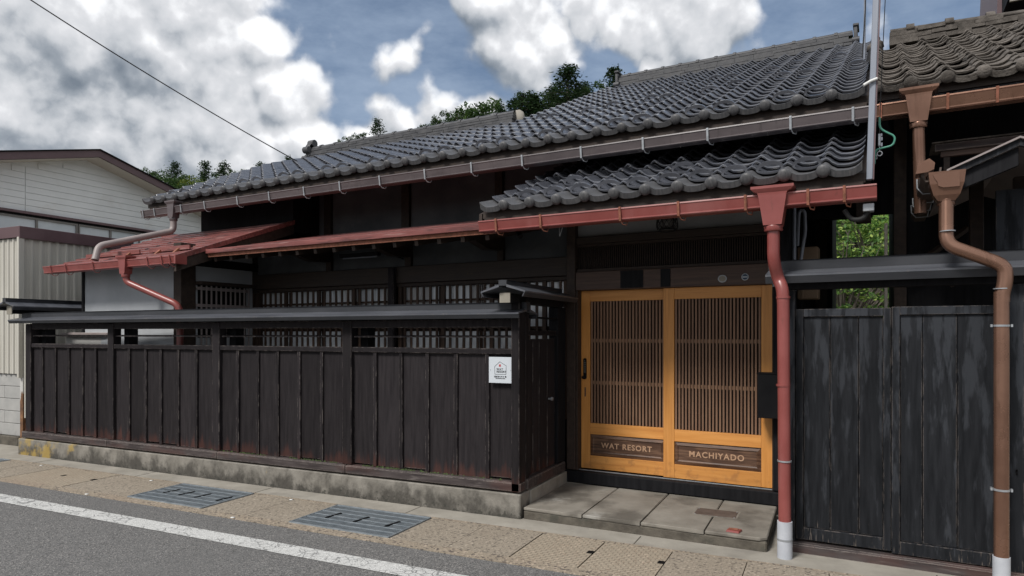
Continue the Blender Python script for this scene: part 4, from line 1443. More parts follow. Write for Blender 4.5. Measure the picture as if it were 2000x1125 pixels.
# main spout onto the annex roof
funnel(house, None, -5.63, GM + .03, 3.325, 3.08, 'brown_gutter', w=.21, d=.13, wb=.08)
pipe(house, [(-5.63, GM + .03, 3.09), (-5.63, GM + .03, 2.925), (-5.69, -1.27, 2.62), (-5.66, -1.33, 2.44)], .040, 'pipe_grey_brown', .07, label='grey-brown spout lying over the red annex roof')

# ---- lantern, sensor under the canopy
lan = Thing('lantern', 'black iron basket lantern hanging under the canopy above the doors', 'lantern', HS, (.99, -.25, 2.49))
LX, LY = HS.at(1303, 440, y=-.25).x, -.25
lm_ = MB()
for k in range(14):
    a0 = 2 * pi * k / 14
    for sgn in (-1, 1):
        pts = []
        for j in range(7):
            t = j / 6
            r_ = .070 + .022 * sin(pi * (t * .9 + .25))
            a = a0 + sgn * t * 1.1
            pts.append((LX + r_ * cos(a), LY + r_ * sin(a), 2.455 + t * .16))
        lm_.tube(pts, .0035, 4, caps=False)
lm_.build('basket', 'lamp_iron', lan)
MB().lathe([(0, 0), (.068, 0), (.076, .008), (.072, .018)], (LX, LY, 2.437), 18).build('bottom_ring', 'lamp_iron', lan)
MB().lathe([(.096, 0), (.05, .05), (.012, .06), (.012, .16)], (LX, LY, 2.615), 18).build('top', 'lamp_iron', lan)
MB().lathe([(0, 0), (.045, .01), (.05, .07), (.03, .12), (0, .13)], (LX, LY, 2.46), 14).build('glass', 'window_frame_metal', lan)
sen = Thing('sensor_lamp', 'small black floodlight fixed under the left end of the red canopy gutter', 'lamp', HS, (-.2, -.8, 2.35))
q = HS.at(1018, 460, y=-.8)
MB().tube([(q.x - .03, -.8, q.z + .03), (q.x + .015, -.84, q.z - .015)], .022, 12).build('head', 'black_metal', sen)
MB().tube([(q.x - .03, -.8, q.z + .03), (q.x - .04, -.75, q.z + .13)], .006, 8).build('arm', 'black_metal', sen)
q = HS.at(1092, 455, y=-.85)
wl_ = Thing('hook', 'pale bent wire hook hanging behind the red canopy gutter', 'hook', HS, (q.x, q.y, q.z))
MB().tube(smooth_path([(q.x - .0, q.y, q.z + .07), (q.x + .005, q.y, q.z - .03), (q.x + .04, q.y, q.z + .07)], .01), .0035, 6).build('wire', 'galvanised', wl_)

# ================================================================== ANNEX (part of the house) with the red lapped roof
AXR, AXL = -4.12, -6.70
anx = lapped_roof('annex_roof', house, AXL, AXR, -1.30, 2.405, .365, 3.035, 11, 'red_roof_metal', 'red lapped metal roof of the low annex on the left')
MB().hexa([(AXR - .03, -1.33, 2.235), (AXR + .012, -1.33, 2.235), (AXR + .012, .365, 2.865), (AXR - .03, .365, 2.865)],
          [(AXR - .03, -1.33, 2.36), (AXR + .012, -1.33, 2.36), (AXR + .012, .365, 2.99), (AXR - .03, .365, 2.99)]).build('verge_board', 'dark_wood', (house, anx))
MB().hexa([(AXR - .02, -1.33, 2.362), (AXR + .03, -1.33, 2.362), (AXR + .03, .365, 2.992), (AXR - .02, .365, 2.992)],
          [(AXR - .02, -1.33, 2.418), (AXR + .03, -1.33, 2.418), (AXR + .03, .365, 3.048), (AXR - .02, .365, 3.048)]).build('verge_trim', 'red_roof_metal', (house, anx))
for (a, b, yy) in ((-6.40, -5.25, -1.02), (-5.05, -4.30, -1.02)):
    zz = 2.405 + (yy + 1.30) * .378
    MB().box(a, b, yy - .012, yy + .004, zz + .015, zz + .065).build('snow_bar', 'red_roof_metal', (house, anx))
    for xk in (a + .2, b - .2):
        MB().hexa([(xk - .02, yy - .08, zz - .03), (xk + .02, yy - .08, zz - .03), (xk + .02, yy, zz + .005), (xk - .02, yy, zz + .005)],
                  [(xk - .02, yy - .08, zz - .02), (xk + .02, yy - .08, zz - .02), (xk + .02, yy, zz + .05), (xk - .02, yy, zz + .05)]).build('snow_bar_foot', 'rusty_strap', (house, anx))
GA = -1.37
abr = [HS.at(u, 515, y=GA).x for u in (100, 129, 182, 244, 260 + 28, 316, 332)]
gutter(house, 'red gutter of the low annex', AXL - .05, AXR + .075, GA, 2.402, 'red_metal', h=.085, br=abr, brm='red_metal')
MB().box(AXR + .06, AXR + .085, GA - .02, GA + .12, 2.312, 2.409).build('gutter_end', 'red_metal', house)
funnel(house, None, -5.02, GA + .03, 2.452, 2.222, 'red_metal', w=.20, d=.13, wb=.075)
pd = pipe(house, [(-5.02, GA + .03, 2.25), (-5.02, GA + .04, 2.15), (-4.40, -1.12, 1.885), (-4.37, -1.10, 1.80), (-4.37, -1.10, .1)], .038, 'red_metal', .06, label='thin red downpipe bending to the annex corner')
# annex walls
hb('annex_wall', -6.55, -4.64, -.96, -.80, 0, 2.45, 'white_plaster', 0)
hb('corner_post', -4.64, -4.50, -1.0, -.80, 0, 2.62, 'dark_wood', .005)
MB().hexa([(-4.60, -.798, 0), (-4.53, -.798, 0), (-4.53, .048, 0), (-4.60, .048, 0)],
          [(-4.60, -.798, 2.58), (-4.53, -.798, 2.58), (-4.53, .048, 2.85), (-4.60, .048, 2.85)]).build('annex_wall', 'white_plaster', house)
hb('annex_beam', -4.61, -4.515, -.798, .85, 2.36, 2.46, 'black_wood', .004)
hb('annex_corner_post', -6.60, -6.552, -.98, -.80, 0, 2.4, 'black_wood', .004)
bw = hb('barred_window', -4.527, -4.522, -.76, -.06, 1.50, 2.14, 'dark_interior', 0, 'barred window in the white annex wall')
MB().box(-4.529, -4.40, -.80, -.035, 2.135, 2.175).build('window_hood', 'dark_wood', (house, bw), bevel=.003)
for zz in (2.075, 1.87):
    MB().box(-4.52, -4.485, -.80, -.03, zz, zz + .035).build('bar_rail', 'pipe_grey_brown', (house, bw))
bme = box_mesh('window_bar', 'pipe_grey_brown', .012, .016, .74)
for k in range(11):
    place('window_bar', bme, house, bw, (-4.475, -.745 + k * .069, 1.39))

# ================================================================== STONE STEP
step = Thing('entrance_step', 'grey stone slab step in front of the orange doors', 'step', W, (-2.3, 5.11, 0))
thr = lambda x: 6.19 - .0628 * (x + 2.33) - .034
MB().hexa([(-2.31, 5.115, -.01), (-.40, 5.06, -.01), (-.40, thr(-.4), -.01), (-2.31, thr(-2.31), -.01)],
          [(-2.31, 5.115, .072), (-.40, 5.06, .072), (-.40, thr(-.4), .072), (-2.31, thr(-2.31), .072)]).build('step_body', 'step_concrete', step, bevel=.01)
jx = [-2.312, -1.790, -1.314, -.833, -.395]
yf = lambda x: 5.110 - .028 * (x + 2.31)
for k in range(4):
    a, b = jx[k] + .004, jx[k + 1] - .004
    cut = .05 if k == 3 else 0
    lo = [(a, yf(a), .073), (b - cut, yf(b), .073), (b, yf(b) + cut, .073), (b, thr(b), .073), (a, thr(a), .073)]
    n5 = 5
    dz = rnd.uniform(-.0015, .0015)
    mm = MB().add(lo + [(p[0], p[1], .101 + dz) for p in lo],
                  [(4, 3, 2, 1, 0), (5, 6, 7, 8, 9)] + [(i, (i + 1) % 5, 5 + (i + 1) % 5, 5 + i) for i in range(5)])
    mm.build('stone_slab', 'slab_concrete', step, bevel=.007)
cov = Thing('access_cover', 'small brown steel cover set in the stone step', 'cover', W, (-.82, 5.58, .1))
MB().box(-.985, -.665, 5.50, 5.70, .0985, .1045).build('plate', 'cover_steel', cov, bevel=.002)
MB().box(-1.0, -.65, 5.485, 5.715, .097, .1030).build('rim', 'slab_concrete', cov)
for (a, b) in ((-.98, 5.505), (-.68, 5.505), (-.98, 5.69), (-.68, 5.69)):
    MB().lathe([(.006, 0), (.006, .0015), (0, .0015)], (a + .005, b, .1045), 8).build('bolt', 'galvanised', cov)
rfl = Thing('door_stop', 'small red metal plate lying at the front edge of the step', 'plate', W, (-.62, 5.1, .1))
MB().hexa([(-.685, 5.10, .101), (-.59, 5.09, .101), (-.575, 5.17, .101), (-.675, 5.18, .101)],
          [(-.680, 5.105, .117), (-.595, 5.095, .117), (-.58, 5.165, .117), (-.67, 5.175, .117)]).build('plate', 'red_metal', rfl, bevel=.003)
MB().box(-.662, -.602, 5.115, 5.155, .1175, .122).build('pad', 'rusty_strap', rfl, bevel=.001)

# ================================================================== DOUBLE GATE AT THE RIGHT
GY = -.86
gate = Thing('double_gate', 'black double board gate with a flat coping roof right of the doors', 'gate', HS, (2.1, GY, 0))


def leaf(x0, x1, z0, z1, y, stl, joints, lab):
    lf2 = MB().box(x0 + stl[0], x1 - stl[1], y + .045, y + .05, z0 + .1, z1 - .07).build('gate_leaf', 'black_wood', gate, lab)
    def p(name, a, b, c, d, e, f):
        MB().box(a, b, c, d, e, f).build(name, 'gate_wood', (gate, lf2), bevel=.003)
    p('stile', x0, x0 + stl[0], y, y + .045, z0, z1)
    p('stile', x1 - stl[1], x1, y, y + .045, z0, z1)
    p('rail', x0 + stl[0] + .001, x1 - stl[1] - .001, y + .002, y + .044, z1 - .055, z1)
    p('rail', x0 + stl[0] + .001, x1 - stl[1] - .001, y + .002, y + .044, z0, z0 + .085)
    xs = [x0 + stl[0]] + joints + [x1 - stl[1]]
    for i in range(len(xs) - 1):
        p('board', xs[i] + .0018, xs[i + 1] - .0018, y + .020 + rnd.uniform(-.001, .001), y + .043, z0 + .086, z1 - .056)


leaf(2.168, 2.762, .085, 1.722, GY + .01, (.052, .045), [2.391, 2.569], 'left leaf of the black gate')
leaf(2.766, 3.395, .075, 1.728, GY, (.048, .045), [2.944, 3.135], 'right leaf of the black gate')
MB().box(2.083, 2.165, GY - .01, GY + .10, .0, 1.86).build('post', 'gate_wood', gate, bevel=.005)
MB().box(3.40, 3.48, GY - .01, GY + .10, .0, 1.86).build('post', 'gate_wood', gate, bevel=.005)
MB().box(3.482, 3.60, GY + .03, GY + .10, .0, 1.86).build('side_panel', 'black_wood', gate, bevel=.004)
MB().box(2.09, 3.65, GY - .045, GY + .10, -.01, .068).build('threshold', 'sill_wood', gate, bevel=.012)
MB().box(2.10, 4.2, GY - .005, GY + .10, 1.862, 1.955).build('header', 'black_wood', gate, bevel=.004)
MB().tube([(3.44, GY - .025, .68), (3.44, GY - .01, .69), (3.44, GY - .03, .71)], .005, 6).build('latch', 'black_metal', gate)
cap_roof(gate, 'x', 1.985, 4.3, GY + .05, 2.078, .19, .042, fasc=.06, ridge=.075)

# ================================================================== NEIGHBOUR ON THE RIGHT
nb = Thing('dark_neighbour_house', 'dark weathered neighbour house with an old mossy tile roof', 'house', HS, (2.8, 1.0, 0))
T_old = tile_mesh('roof_tile', .226, .255, 'old_tile', lip=.022, rise=.03)
T_olde = tile_mesh('eave_tile', .226, .255, 'old_tile', front_trim=True, rise=.03)
NX0 = 2.665
NR = 18
nroof = tiled_roof('old_roof', 'lichen-grey old tile roof', NX0, 9, NR, -.25, 3.37, SL, .2285, lambda c, r_: False, [], 170, T=T_old, TE=T_olde, w=.226, gm_='old_tile', th=nb, jig=3.5)
ridge(nb, nroof, NX0 + .12, NX0 + 9 * .226, -.25 + NR * hxm + .02, 3.37 + NR * hxm * SL + .02, .17, .06, 'old_tile', layers=3, step=.40, rough_=1.5, slope=-.045, cw=.085, cr=.034)
# broken mortar lump where the two roofs meet
lump = MB()
for k in range(7):
    a = NX0 - .02 + rnd.uniform(-.05, .05)
    yy = 3.2 + k * .1
    lump.lathe([(0, -.03), (.07, -.01), (.06, .05), (.02, .08), (0, .08)], (a, yy, 3.37 + (yy + .25) * SL + .05), 7)
lump.build('mortar_lump', 'old_tile', (nb, nroof))
MB().box(NX0 + .02, NX0 + 2.0, -.20, -.17, 3.24, 3.31).build('fascia', 'black_wood', nb)
MB().hexa([(NX0, -.16, 3.28), (5.0, -.16, 3.28), (5.0, 1.2, 3.28 + 1.36 * SL), (NX0, 1.2, 3.28 + 1.36 * SL)],
          [(NX0, -.16, 3.30), (5.0, -.16, 3.30), (5.0, 1.2, 3.30 + 1.36 * SL), (NX0, 1.2, 3.30 + 1.36 * SL)]).build('soffit', 'dark_wood', nb)
gn_ = gutter(nb, 'copper brown gutter under the old tiles', 2.665, 4.9, GM, 3.245, 'copper_metal', h=.095,
             br=[HS.at(u, 190, y=GM).x for u in (1720, 1851, 1948)], brm='rusty_strap', hook=False)
q = HS.at(1794, 190, y=GM + .02)
funnel(nb, None, q.x, GM + .03, 3.325, 3.06, 'copper_metal', w=.245, d=.16, wb=.088)
pipe(nb, [(q.x, GM + .03, 3.07), (q.x + .012, GM + .03, 2.42)], .0395, 'copper_metal', name='downpipe')
# body
MB().box(2.80, 6.0, 1.0, 6.4, 2.28, 3.7).build('upper_wall', 'black_wood', nb)
MB().box(2.80, 6.0, 1.0, 6.4, 0, 2.279).build('lower_wall', 'black_wood', nb)
MB().box(2.035, 2.799, 1.10, 1.16, 2.66, 3.75).build('infill_boards', 'black_wood', nb)
for (x_, w_, y_, z0_, z1_) in ((2.80, .10, .93, 0, 3.5), (3.30, .09, .2, 2.0, 2.9), (3.50, .12, -.35, 1.9, 2.62)):
    MB().box(x_, x_ + w_, y_, y_ + .07, z0_, z1_).build('post', 'dark_wood', nb, bevel=.004)
for k in range(6):
    xx = HS.at(1945, 430, y=-.45).x + k * .16
    MB().box(xx, xx + .156, -.45, -.42, 1.95, 2.52).build('wall_board', 'gate_wood', nb, bevel=.003)
for (a, b) in (((2.9, .85, 2.1), (3.35, .85, 2.45)), ((3.2, .6, 1.95), (3.6, .6, 2.2))):
    MB().tube([a, b], .03, 6, smooth=False).build('brace', 'dark_wood', nb)
# weathered small lean-to eave inside the recess
q0, q1 = HS.at(1826, 282, y=.1), HS.at(2010, 270, y=.1)
MB().box(q0.x, q1.x + .3, .10, .14, q0.z - .055, q0.z).build('inner_eave_board', 'sill_wood', nb, bevel=.004)
MB().box(q0.x + .04, q1.x + .3, .13, .17, q0.z - .095, q0.z - .057).build('inner_eave_board', 'lintel_wood', nb)
for k in range(9):
    xx = q0.x - .02 + k * .075
    MB().box(xx, xx + .073, .085, .5, q0.z + .002 + rnd.uniform(0, .006), q0.z + .014).build('roof_shingle', 'old_tile', nb)
MB().box(q0.x + .06, q0.x + .10, .14, .18, q0.z - .45, q0.z - .097).build('post', 'dark_wood', nb)
# gable of the gatehouse: barge boards towards the street
gq = lambda u, v: HS.at(u, v, y=-.9)
A_, B_ = gq(1848, 334), gq(1990, 269)
C_ = Vector((2 * B_.x - A_.x, -.9, A_.z))
for (P, Q) in ((A_, B_), (B_, C_)):
    MB().hexa([(P.x, -.95, P.z - .012), (Q.x, -.95, Q.z - .012), (Q.x, 1.0, Q.z - .012), (P.x, 1.0, P.z - .012)],
              [(P.x, -.95, P.z), (Q.x, -.95, Q.z), (Q.x, 1.0, Q.z), (P.x, 1.0, P.z)]).build('gatehouse_roof', 'pipe_grey_brown', nb)
    MB().hexa([(P.x, -.93, P.z - .055), (Q.x, -.93, Q.z - .055), (Q.x, -.905, Q.z - .055), (P.x, -.905, P.z - .055)],
              [(P.x, -.93, P.z - .014), (Q.x, -.93, Q.z - .014), (Q.x, -.905, Q.z - .014), (P.x, -.905, P.z - .014)]).build('barge_board', 'gate_wood', nb, bevel=.002)
    lo = -.13
    MB().hexa([(P.x + .03, -.90, P.z - .145), (Q.x, -.90, Q.z - .17), (Q.x, -.87, Q.z - .17), (P.x + .03, -.87, P.z - .145)],
              [(P.x + .03, -.90, P.z - .04), (Q.x, -.90, Q.z - .057), (Q.x, -.87, Q.z - .057), (P.x + .03, -.87, P.z - .04)]).build('barge_board', 'black_wood', nb, bevel=.003)
# copper box gutter running back from the rain head, seen from below
gx = 2.985
MB().prism([(gx - .06, 2.60), (gx - .055, 2.55), (gx - .03, 2.515), (gx + .045, 2.515), (gx + .055, 2.60), (gx + .045, 2.60), (gx + .038, 2.525), (gx - .03, 2.525), (gx - .05, 2.60)], -1.0, .75, 'y').build('gutter', 'cover_steel', nb)
for y in (-.62, -.25, .12, .45):
    MB().tube([(gx - .065, y, 2.612), (gx - .063, y, 2.55), (gx - .03, y, 2.508), (gx + .05, y, 2.508), (gx + .062, y, 2.60)], .005, 6).build('gutter_bracket', 'galvanised', nb)
# rain head and the big copper downpipe in front of the gate
hx_ = 3.062
hd = MB()
def rg(hw, hd_, z, cx=hx_, cy=-1.02): return [(cx - hw, cy - hd_, z), (cx + hw, cy - hd_, z), (cx + hw, cy + hd_, z), (cx - hw, cy + hd_, z)]
rgs = [rg(.098, .075, 2.555), rg(.09, .07, 2.48), rg(.070, .06, 2.41), rg(.045, .045, 2.375)]
vs = [p for r_ in rgs for p in r_]
hd.add(vs, [(4 * i + k, 4 * i + (k + 1) % 4, 4 * i + 4 + (k + 1) % 4, 4 * i + 4 + k)[::-1] for i in range(3) for k in range(4)])
hd.poly(rg(.09, .068, 2.54))
hd.lathe([(.050, .02), (.054, .01), (.047, 0), (.052, -.012), (.044, -.02)], (hx_, -1.02, 2.37), 16)
hd.build('rain_head', 'copper_metal', nb, 'copper rain head with a stepped end piece')
ep = MB()
ep.add([(hx_ + p[0], -1.10, p[1]) for p in ((-.075, 2.54), (-.066, 2.515), (-.05, 2.49), (-.046, 2.465), (-.02, 2.453), (.065, 2.453), (.065, 2.547))] +
       [(hx_ + p[0], -1.092, p[1]) for p in ((-.075, 2.54), (-.066, 2.515), (-.05, 2.49), (-.046, 2.465), (-.02, 2.453), (.065, 2.453), (.065, 2.547))],
       [(0, 1, 2, 3, 4, 5, 6)] + [((i + 1) % 7, i, 7 + i, 7 + (i + 1) % 7) for i in range(7)])
ep.build('end_plate', 'copper_metal', nb)
sp_ = MB()
for (x_, z_) in ((-.15, 2.60),):
    sp_.prism([(hx_ - .165, 2.565), (hx_ - .15, 2.63), (hx_ - .09, 2.655), (hx_ - .06, 2.625), (hx_ - .065, 2.585), (hx_ - .10, 2.57)], -1.04, -.90, 'y')
sp_.build('gutter_end', 'copper_metal', nb)
YB = -1.075
QX = HS.at(1956, 600, y=YB).x
cp_ = pipe(nb, [(3.062, -1.03, 2.38), HS.at(1848, 478, y=YB), HS.at(1962, 518, y=YB), HS.at(1964, 548, y=YB), HS.at(1957, 575, y=YB), HS.at(1957, 590, y=YB)], .0405, 'copper_metal', .065, label='double bend of the big copper downpipe')
cp2 = pipe(nb, [(QX, YB, 1.80), (QX, YB, .10)], .0400, 'copper_metal', name='downpipe', label='big copper downpipe in front of the gate')
for z in (2.18, 1.815):
    MB().tube([(3.066 if z > 2 else QX, YB - .003, z), (3.066 if z > 2 else QX, YB - .003, z + .006)], .0425, 18).build('solder_seam', 'galvanised', (nb, cp_))
for z in (1.59, .605):
    MB().tube([(QX, YB, z), (QX, YB, z + .012)], .0435, 18).box(QX - .055, QX - .045, YB - .012, YB + .02, z - .002, z + .014).box(QX + .045, QX + .055, YB - .012, YB + .02, z - .002, z + .014).build('pipe_clamp', 'galvanised', (nb, cp2))
MB().tube([(QX, YB, -.01), (QX, YB, .21)], .0455, 18).build('pipe_sleeve', 'pipe_sleeve', (nb, cp2), 'pale grey foot of the copper downpipe')
# tall dark building behind the old ridge, top right corner
tb = Thing('tall_dark_building', 'dark red-brown building rising behind the old tiled ridge, top right', 'building', HS, (4.6, 6.6, 0))
q0, q1 = HS.at(1928, 45, y=6.6), HS.at(1938, -40, y=6.6)
MB().hexa([(q0.x, 6.6, 3), (q0.x + 4, 6.6, 3), (q0.x + 4, 9, 3), (q0.x, 9, 3)],
          [(q1.x + .12, 6.6, 8.2), (q1.x + 4, 6.6, 8.2), (q1.x + 4, 9, 8.2), (q1.x + .12, 9, 8.2)]).build('wall', 'purple_metal', tb)
for k in range(3):
    xx = q0.x + .16 + k * .13
    MB().hexa([(xx, 6.56, 3), (xx + .02, 6.56, 3), (xx + .02, 6.6, 3), (xx, 6.6, 3)],
              [(xx + .14, 6.56, 8.2), (xx + .16, 6.56, 8.2), (xx + .16, 6.6, 8.2), (xx + .14, 6.6, 8.2)]).build('wall_seam', 'black_wood', tb)
q2 = HS.at(1962, 20, y=6.3)
MB().box(q2.x, q2.x + 3, 6.0, 6.55, q2.z + .02, q2.z + .45).build('eave', 'black_wood', tb)
MB().box(q2.x + .02, q2.x + .28, 5.96, 6.0, q2.z - .02, q2.z + .06).build('eave_end', 'cap_white', tb)

# passage between the houses: dark boarded side building
pas = Thing('passage_shed', 'dark shed wall in the gap between the two houses', 'shed', HS, (2.1, 2.5, 0))
xr = HS.at(1625, 450, y=2.6).x
MB().box(1.7, xr, 2.6, 2.7, 0, 4.2).build('wall', 'black_wood', pas)
MB().box(2.1, xr + .35, 2.52, 2.59, HS.at(1650, 420, y=2.6).z, 4.2).build('header', 'black_wood', pas)
for k in range(5):
    MB().box(1.66 + k * .10, 1.75 + k * .10, 2.5, 2.515, .5, 3.4).build('board', 'dark_wood', pas)
MB().box(2.725, 2.75, .6, .66, 1.0, 2.5).build('post', 'soffit', pas, bevel=.004)
q = HS.at(1576, 500, y=.35)
bx = Thing('meter_box', 'tan plastic box mounted behind the gate coping', 'box', HS, (q.x, .4, 1.9))
MB().box(HS.at(1557, 500, y=.35).x, HS.at(1598, 500, y=.35).x, .35, .55, 1.85, HS.at(1576, 482, y=.35).z).build('body', 'tan_box', bx, bevel=.008)
MB().box(HS.at(1565, 500, y=.34).x, HS.at(1569, 500, y=.34).x, .335, .349, 1.85, HS.at(1576, 480, y=.34).z).build('edge_strip', 'tan_box', bx, bevel=.003)
cd = Thing('conduit_pipe', 'grey plastic conduits climbing the wall behind the red downpipe', 'pipe', HS, (2.06, .2, 1.8))
xa = HS.at(1551, 450, y=.18).x
MB().tube([(xa, .18, 1.7), (xa, .18, 2.75)], .018, 12).build('straight_pipe', 'pole_metal', cd)
xb, xc = HS.at(1558, 450, y=.2).x, HS.at(1572, 450, y=.2).x
MB().tube(smooth_path([(xb, .2, 2.3), (xb + .01, .2, 2.60), (xc, .2, 2.60), (xc + .005, .2, 2.42), (xc - .02, .2, 2.26), (xc - .03, .2, 2.18)], .05), .014, 10).build('looped_pipe', 'pole_metal', cd)

# stone wall at the right edge
sw_ = Thing('stone_wall', 'pale stacked stone wall at the right edge of the photo', 'wall', HS, (3.55, -.9, 0))
MB().box(3.60, 5.2, -.70, -.4, 0, 1.50).build('wall_core', 'step_concrete', sw_)
z = .0
while z < 1.5:
    hgt = rnd.uniform(.05, .09)
    x = 3.535 + rnd.uniform(-.01, .015)
    while x < 4.6:
        wd_ = rnd.uniform(.12, .26)
        yy = -.80 + rnd.uniform(-.015, .015)
        MB().box(x + .004, x + wd_ - .004, yy, -.68, z + .003, z + hgt - .004).build('stone', 'stone', sw_, bevel=.010)
        x += wd_
    z += hgt

# ================================================================== POLE, CABLES AND WIRES
pole = Thing('cable_pole', 'tall square grey metal pole standing against the end of the canopy', 'pole', HS, (2.65, -1.06, 2.4))
MB().hexa([(2.618, -1.06, 2.555), (2.655, -1.06, 2.555), (2.655, -1.02, 2.555), (2.618, -1.02, 2.555)],
          [(2.737, -1.06, 6.2), (2.774, -1.06, 6.2), (2.774, -1.02, 6.2), (2.737, -1.02, 6.2)]).build('shaft', 'pole_metal', pole, bevel=.004)
MB().hexa([(2.656, -1.055, 2.555), (2.664, -1.055, 2.555), (2.664, -1.02, 2.555), (2.656, -1.02, 2.555)],
          [(2.775, -1.055, 6.2), (2.783, -1.055, 6.2), (2.783, -1.02, 6.2), (2.775, -1.02, 6.2)]).build('edge_cover', 'purple_metal', pole)
q = HS.at(1700, 160, y=-1.06)
MB().tube([(q.x - .04, -1.09, q.z - .025), (q.x, -1.075, q.z), (q.x + .04, -1.07, q.z + .012)], .010, 6).build('tape_knot', 'white_paint', pole)
MB().box(2.60, 2.665, -1.09, -1.02, 2.345, 2.395).build('foot', 'galvanised', pole, bevel=.003)
MB().tube(smooth_path([(2.63, -1.05, 2.35), (2.60, -1.05, 2.30), (2.53, -1.05, 2.30), (2.49, -1.05, 2.37)], .05), .016, 10).build('cable_loop', 'wire_black', pole)

Y5 = -.95
pt = lambda u, v: HS.at(u, v, y=Y5)
cb = Thing('earth_cable', 'green cable curling down beside the grey pole', 'cable', HS, tuple(pt(1718, 230)))
MB().tube(smooth_path([pt(1718, 229), pt(1718, 250), pt(1730, 258), pt(1749, 266), pt(1745, 284), pt(1724, 289), pt(1709, 293), pt(1708, 320)], .06, 6), .0065, 8).build('cable', 'green_cable', cb)
ins = Thing('wire_clamp', 'small grey line clamp with a ring below the green cable', 'clamp', HS, tuple(pt(1718, 270)))
c0 = pt(1718, 272)
MB().box(c0.x - .008, c0.x + .006, Y5 - .01, Y5 + .01, c0.z - .045, c0.z + .035).build('body', 'galvanised', ins, bevel=.002)
MB().box(c0.x + .008, c0.x + .017, Y5 - .006, Y5 + .006, c0.z - .05, c0.z - .025).box(c0.x + .008, c0.x + .017, Y5 - .006, Y5 + .006, c0.z - .01, c0.z + .012).box(c0.x + .008, c0.x + .015, Y5 - .006, Y5 + .006, c0.z + .018, c0.z + .036).build('bolt', 'pole_metal', ins)
r0 = pt(1718, 300)
MB().tube([(r0.x + .015 * cos(a), Y5, r0.z + .015 * sin(a)) for a in [2 * pi * k / 16 for k in range(17)]], .0035, 6).tube([(c0.x, Y5, c0.z - .045), (r0.x, Y5, r0.z + .015)], .003, 6).build('ring', 'galvanised', ins)
MB().tube([pt(1708, 303), pt(1712, 303), pt(1713, 310), pt(1707, 311), pt(1706, 335), pt(1702, 350)], .0035, 6).build('tail_wire', 'galvanised', ins)
w1 = Thing('overhead_wire', 'thin black wire running straight up from the line clamp', 'wire', HS, tuple(pt(1718, 250)))
e0 = pt(1731, -900)
MB().tube([(c0.x, Y5, c0.z + .035), pt(1720, 190), pt(1729, 0), e0], .0028, 5).build('wire', 'wire_black', w1)
w2 = Thing('antenna_rod', 'thin dark rod standing up behind the grey pole', 'rod', HS, (2.6, 2.9, 4.5))
a0, a1 = HS.at(1688, 95, y=2.6), HS.at(1694, -260, y=2.6)
MB().tube([(a0.x, 2.6, a0.z - .3), a0, a1], .012, 8).build('rod', 'pole_metal', w2)
MB().tube([(a0.x - .02, 2.58, a0.z - .1), HS.at(1687, 65, y=2.58), HS.at(1690, 20, y=2.58), HS.at(1691, -60, y=2.58)], .006, 5).build('cable', 'wire_black', w2)
w3 = Thing('overhead_wire', 'long sagging black wire crossing the sky to the left ridge', 'wire', W, (-6.9, 7.5, 4.0))
s0, s1 = W.at(82, 0, y=5.0), W.at(586, 318, y=7.9)
s00 = s0 + (s0 - s1) * .5
pts = []
for k in range(25):
    t = k / 24
    p = s00.lerp(s1, t)
    p.z -= 0.10 * 4 * t * (1 - t)
    pts.append(p)
MB().tube(pts, .0075, 6).build('wire', 'wire_black', w3)

# ================================================================== SHED WITH CORRUGATED METAL
shed = Thing('corrugated_shed', 'cream corrugated metal shed with a purple-brown parapet on grey blocks', 'shed', W, (-10.1, 5.5, 0))
SXc, SYc = -10.05, 5.47


def corrug(x0, y0, x1, y1, z0, z1, pitch=.118, dep=.018):
    """ribbed sheet from (x0,y0) to (x1,y1), ribs towards the right-hand normal"""
    d_ = Vector((x1 - x0, y1 - y0, 0))
    L = d_.length
    d_.normalize()
    n_ = Vector((d_.y, -d_.x, 0))
    mb = MB()
    prof = []
    s = 0
    while s < L:
        for (ds, o) in ((0, 0), (.012, dep), (.034, dep), (.046, 0), (.075, 0), (.079, -.004), (.083, 0)):
            if s + ds <= L: prof.append((s + ds, o))
        s += pitch
    prof.append((L, 0))
    P = [Vector((x0, y0, 0)) + d_ * a + n_ * o for a, o in prof]
    n = len(P)
    mb.add([(p.x, p.y, z0) for p in P] + [(p.x, p.y, z1) for p in P], [(k, k + 1, n + k + 1, n + k) for k in range(n - 1)])
    return mb


corrug(-14.0, SYc, SXc, SYc, .99, 2.86).build('corrugated_panel', 'cream_metal', shed, 'street side sheet of the shed')
corrug(SXc, SYc, SXc, 9.6, .99, 2.86).build('corrugated_panel', 'cream_metal', shed)
MB().box(-14, SXc - .02, SYc + .05, 9.5, .99, 2.86).build('inner_wall', 'soffit', shed)
MB().box(-14, SXc + .03, SYc - .04, SYc - .0205, 2.865, 3.02).build('parapet', 'purple_metal', shed, bevel=.004)
MB().box(SXc + .0205, SXc + .045, SYc - .04, 7.1, 2.855, 3.02).build('parapet', 'purple_metal', shed, bevel=.004)
MB().box(-14, SXc + .0, SYc, 7.1, 2.95, 3.0).build('flat_roof', 'purple_metal', shed)
MB().box(SXc - .01, SXc + .035, SYc - .045, SYc + .03, .94, 2.87).build('corner_trim', 'cream_metal', shed, bevel=.004)
for r_ in range(5):
    for c_ in range(5):
        x1 = SXc - .22 + .2 - c_ * .40 - (0 if r_ % 2 else .2)
        zt = .13 + r_ * .172
        MB().box(x1 - .396 if c_ or r_ % 2 else x1 - .396, min(x1, SXc - .02) if c_ else SXc - .02, SYc + .02, SYc + .17, zt, zt + .166).build('block', 'block_concrete', shed, bevel=.004)
MB().box(-14, SXc - .01, SYc - .03, SYc + .2, -.02, .125).build('plinth', 'step_concrete', shed, bevel=.01)
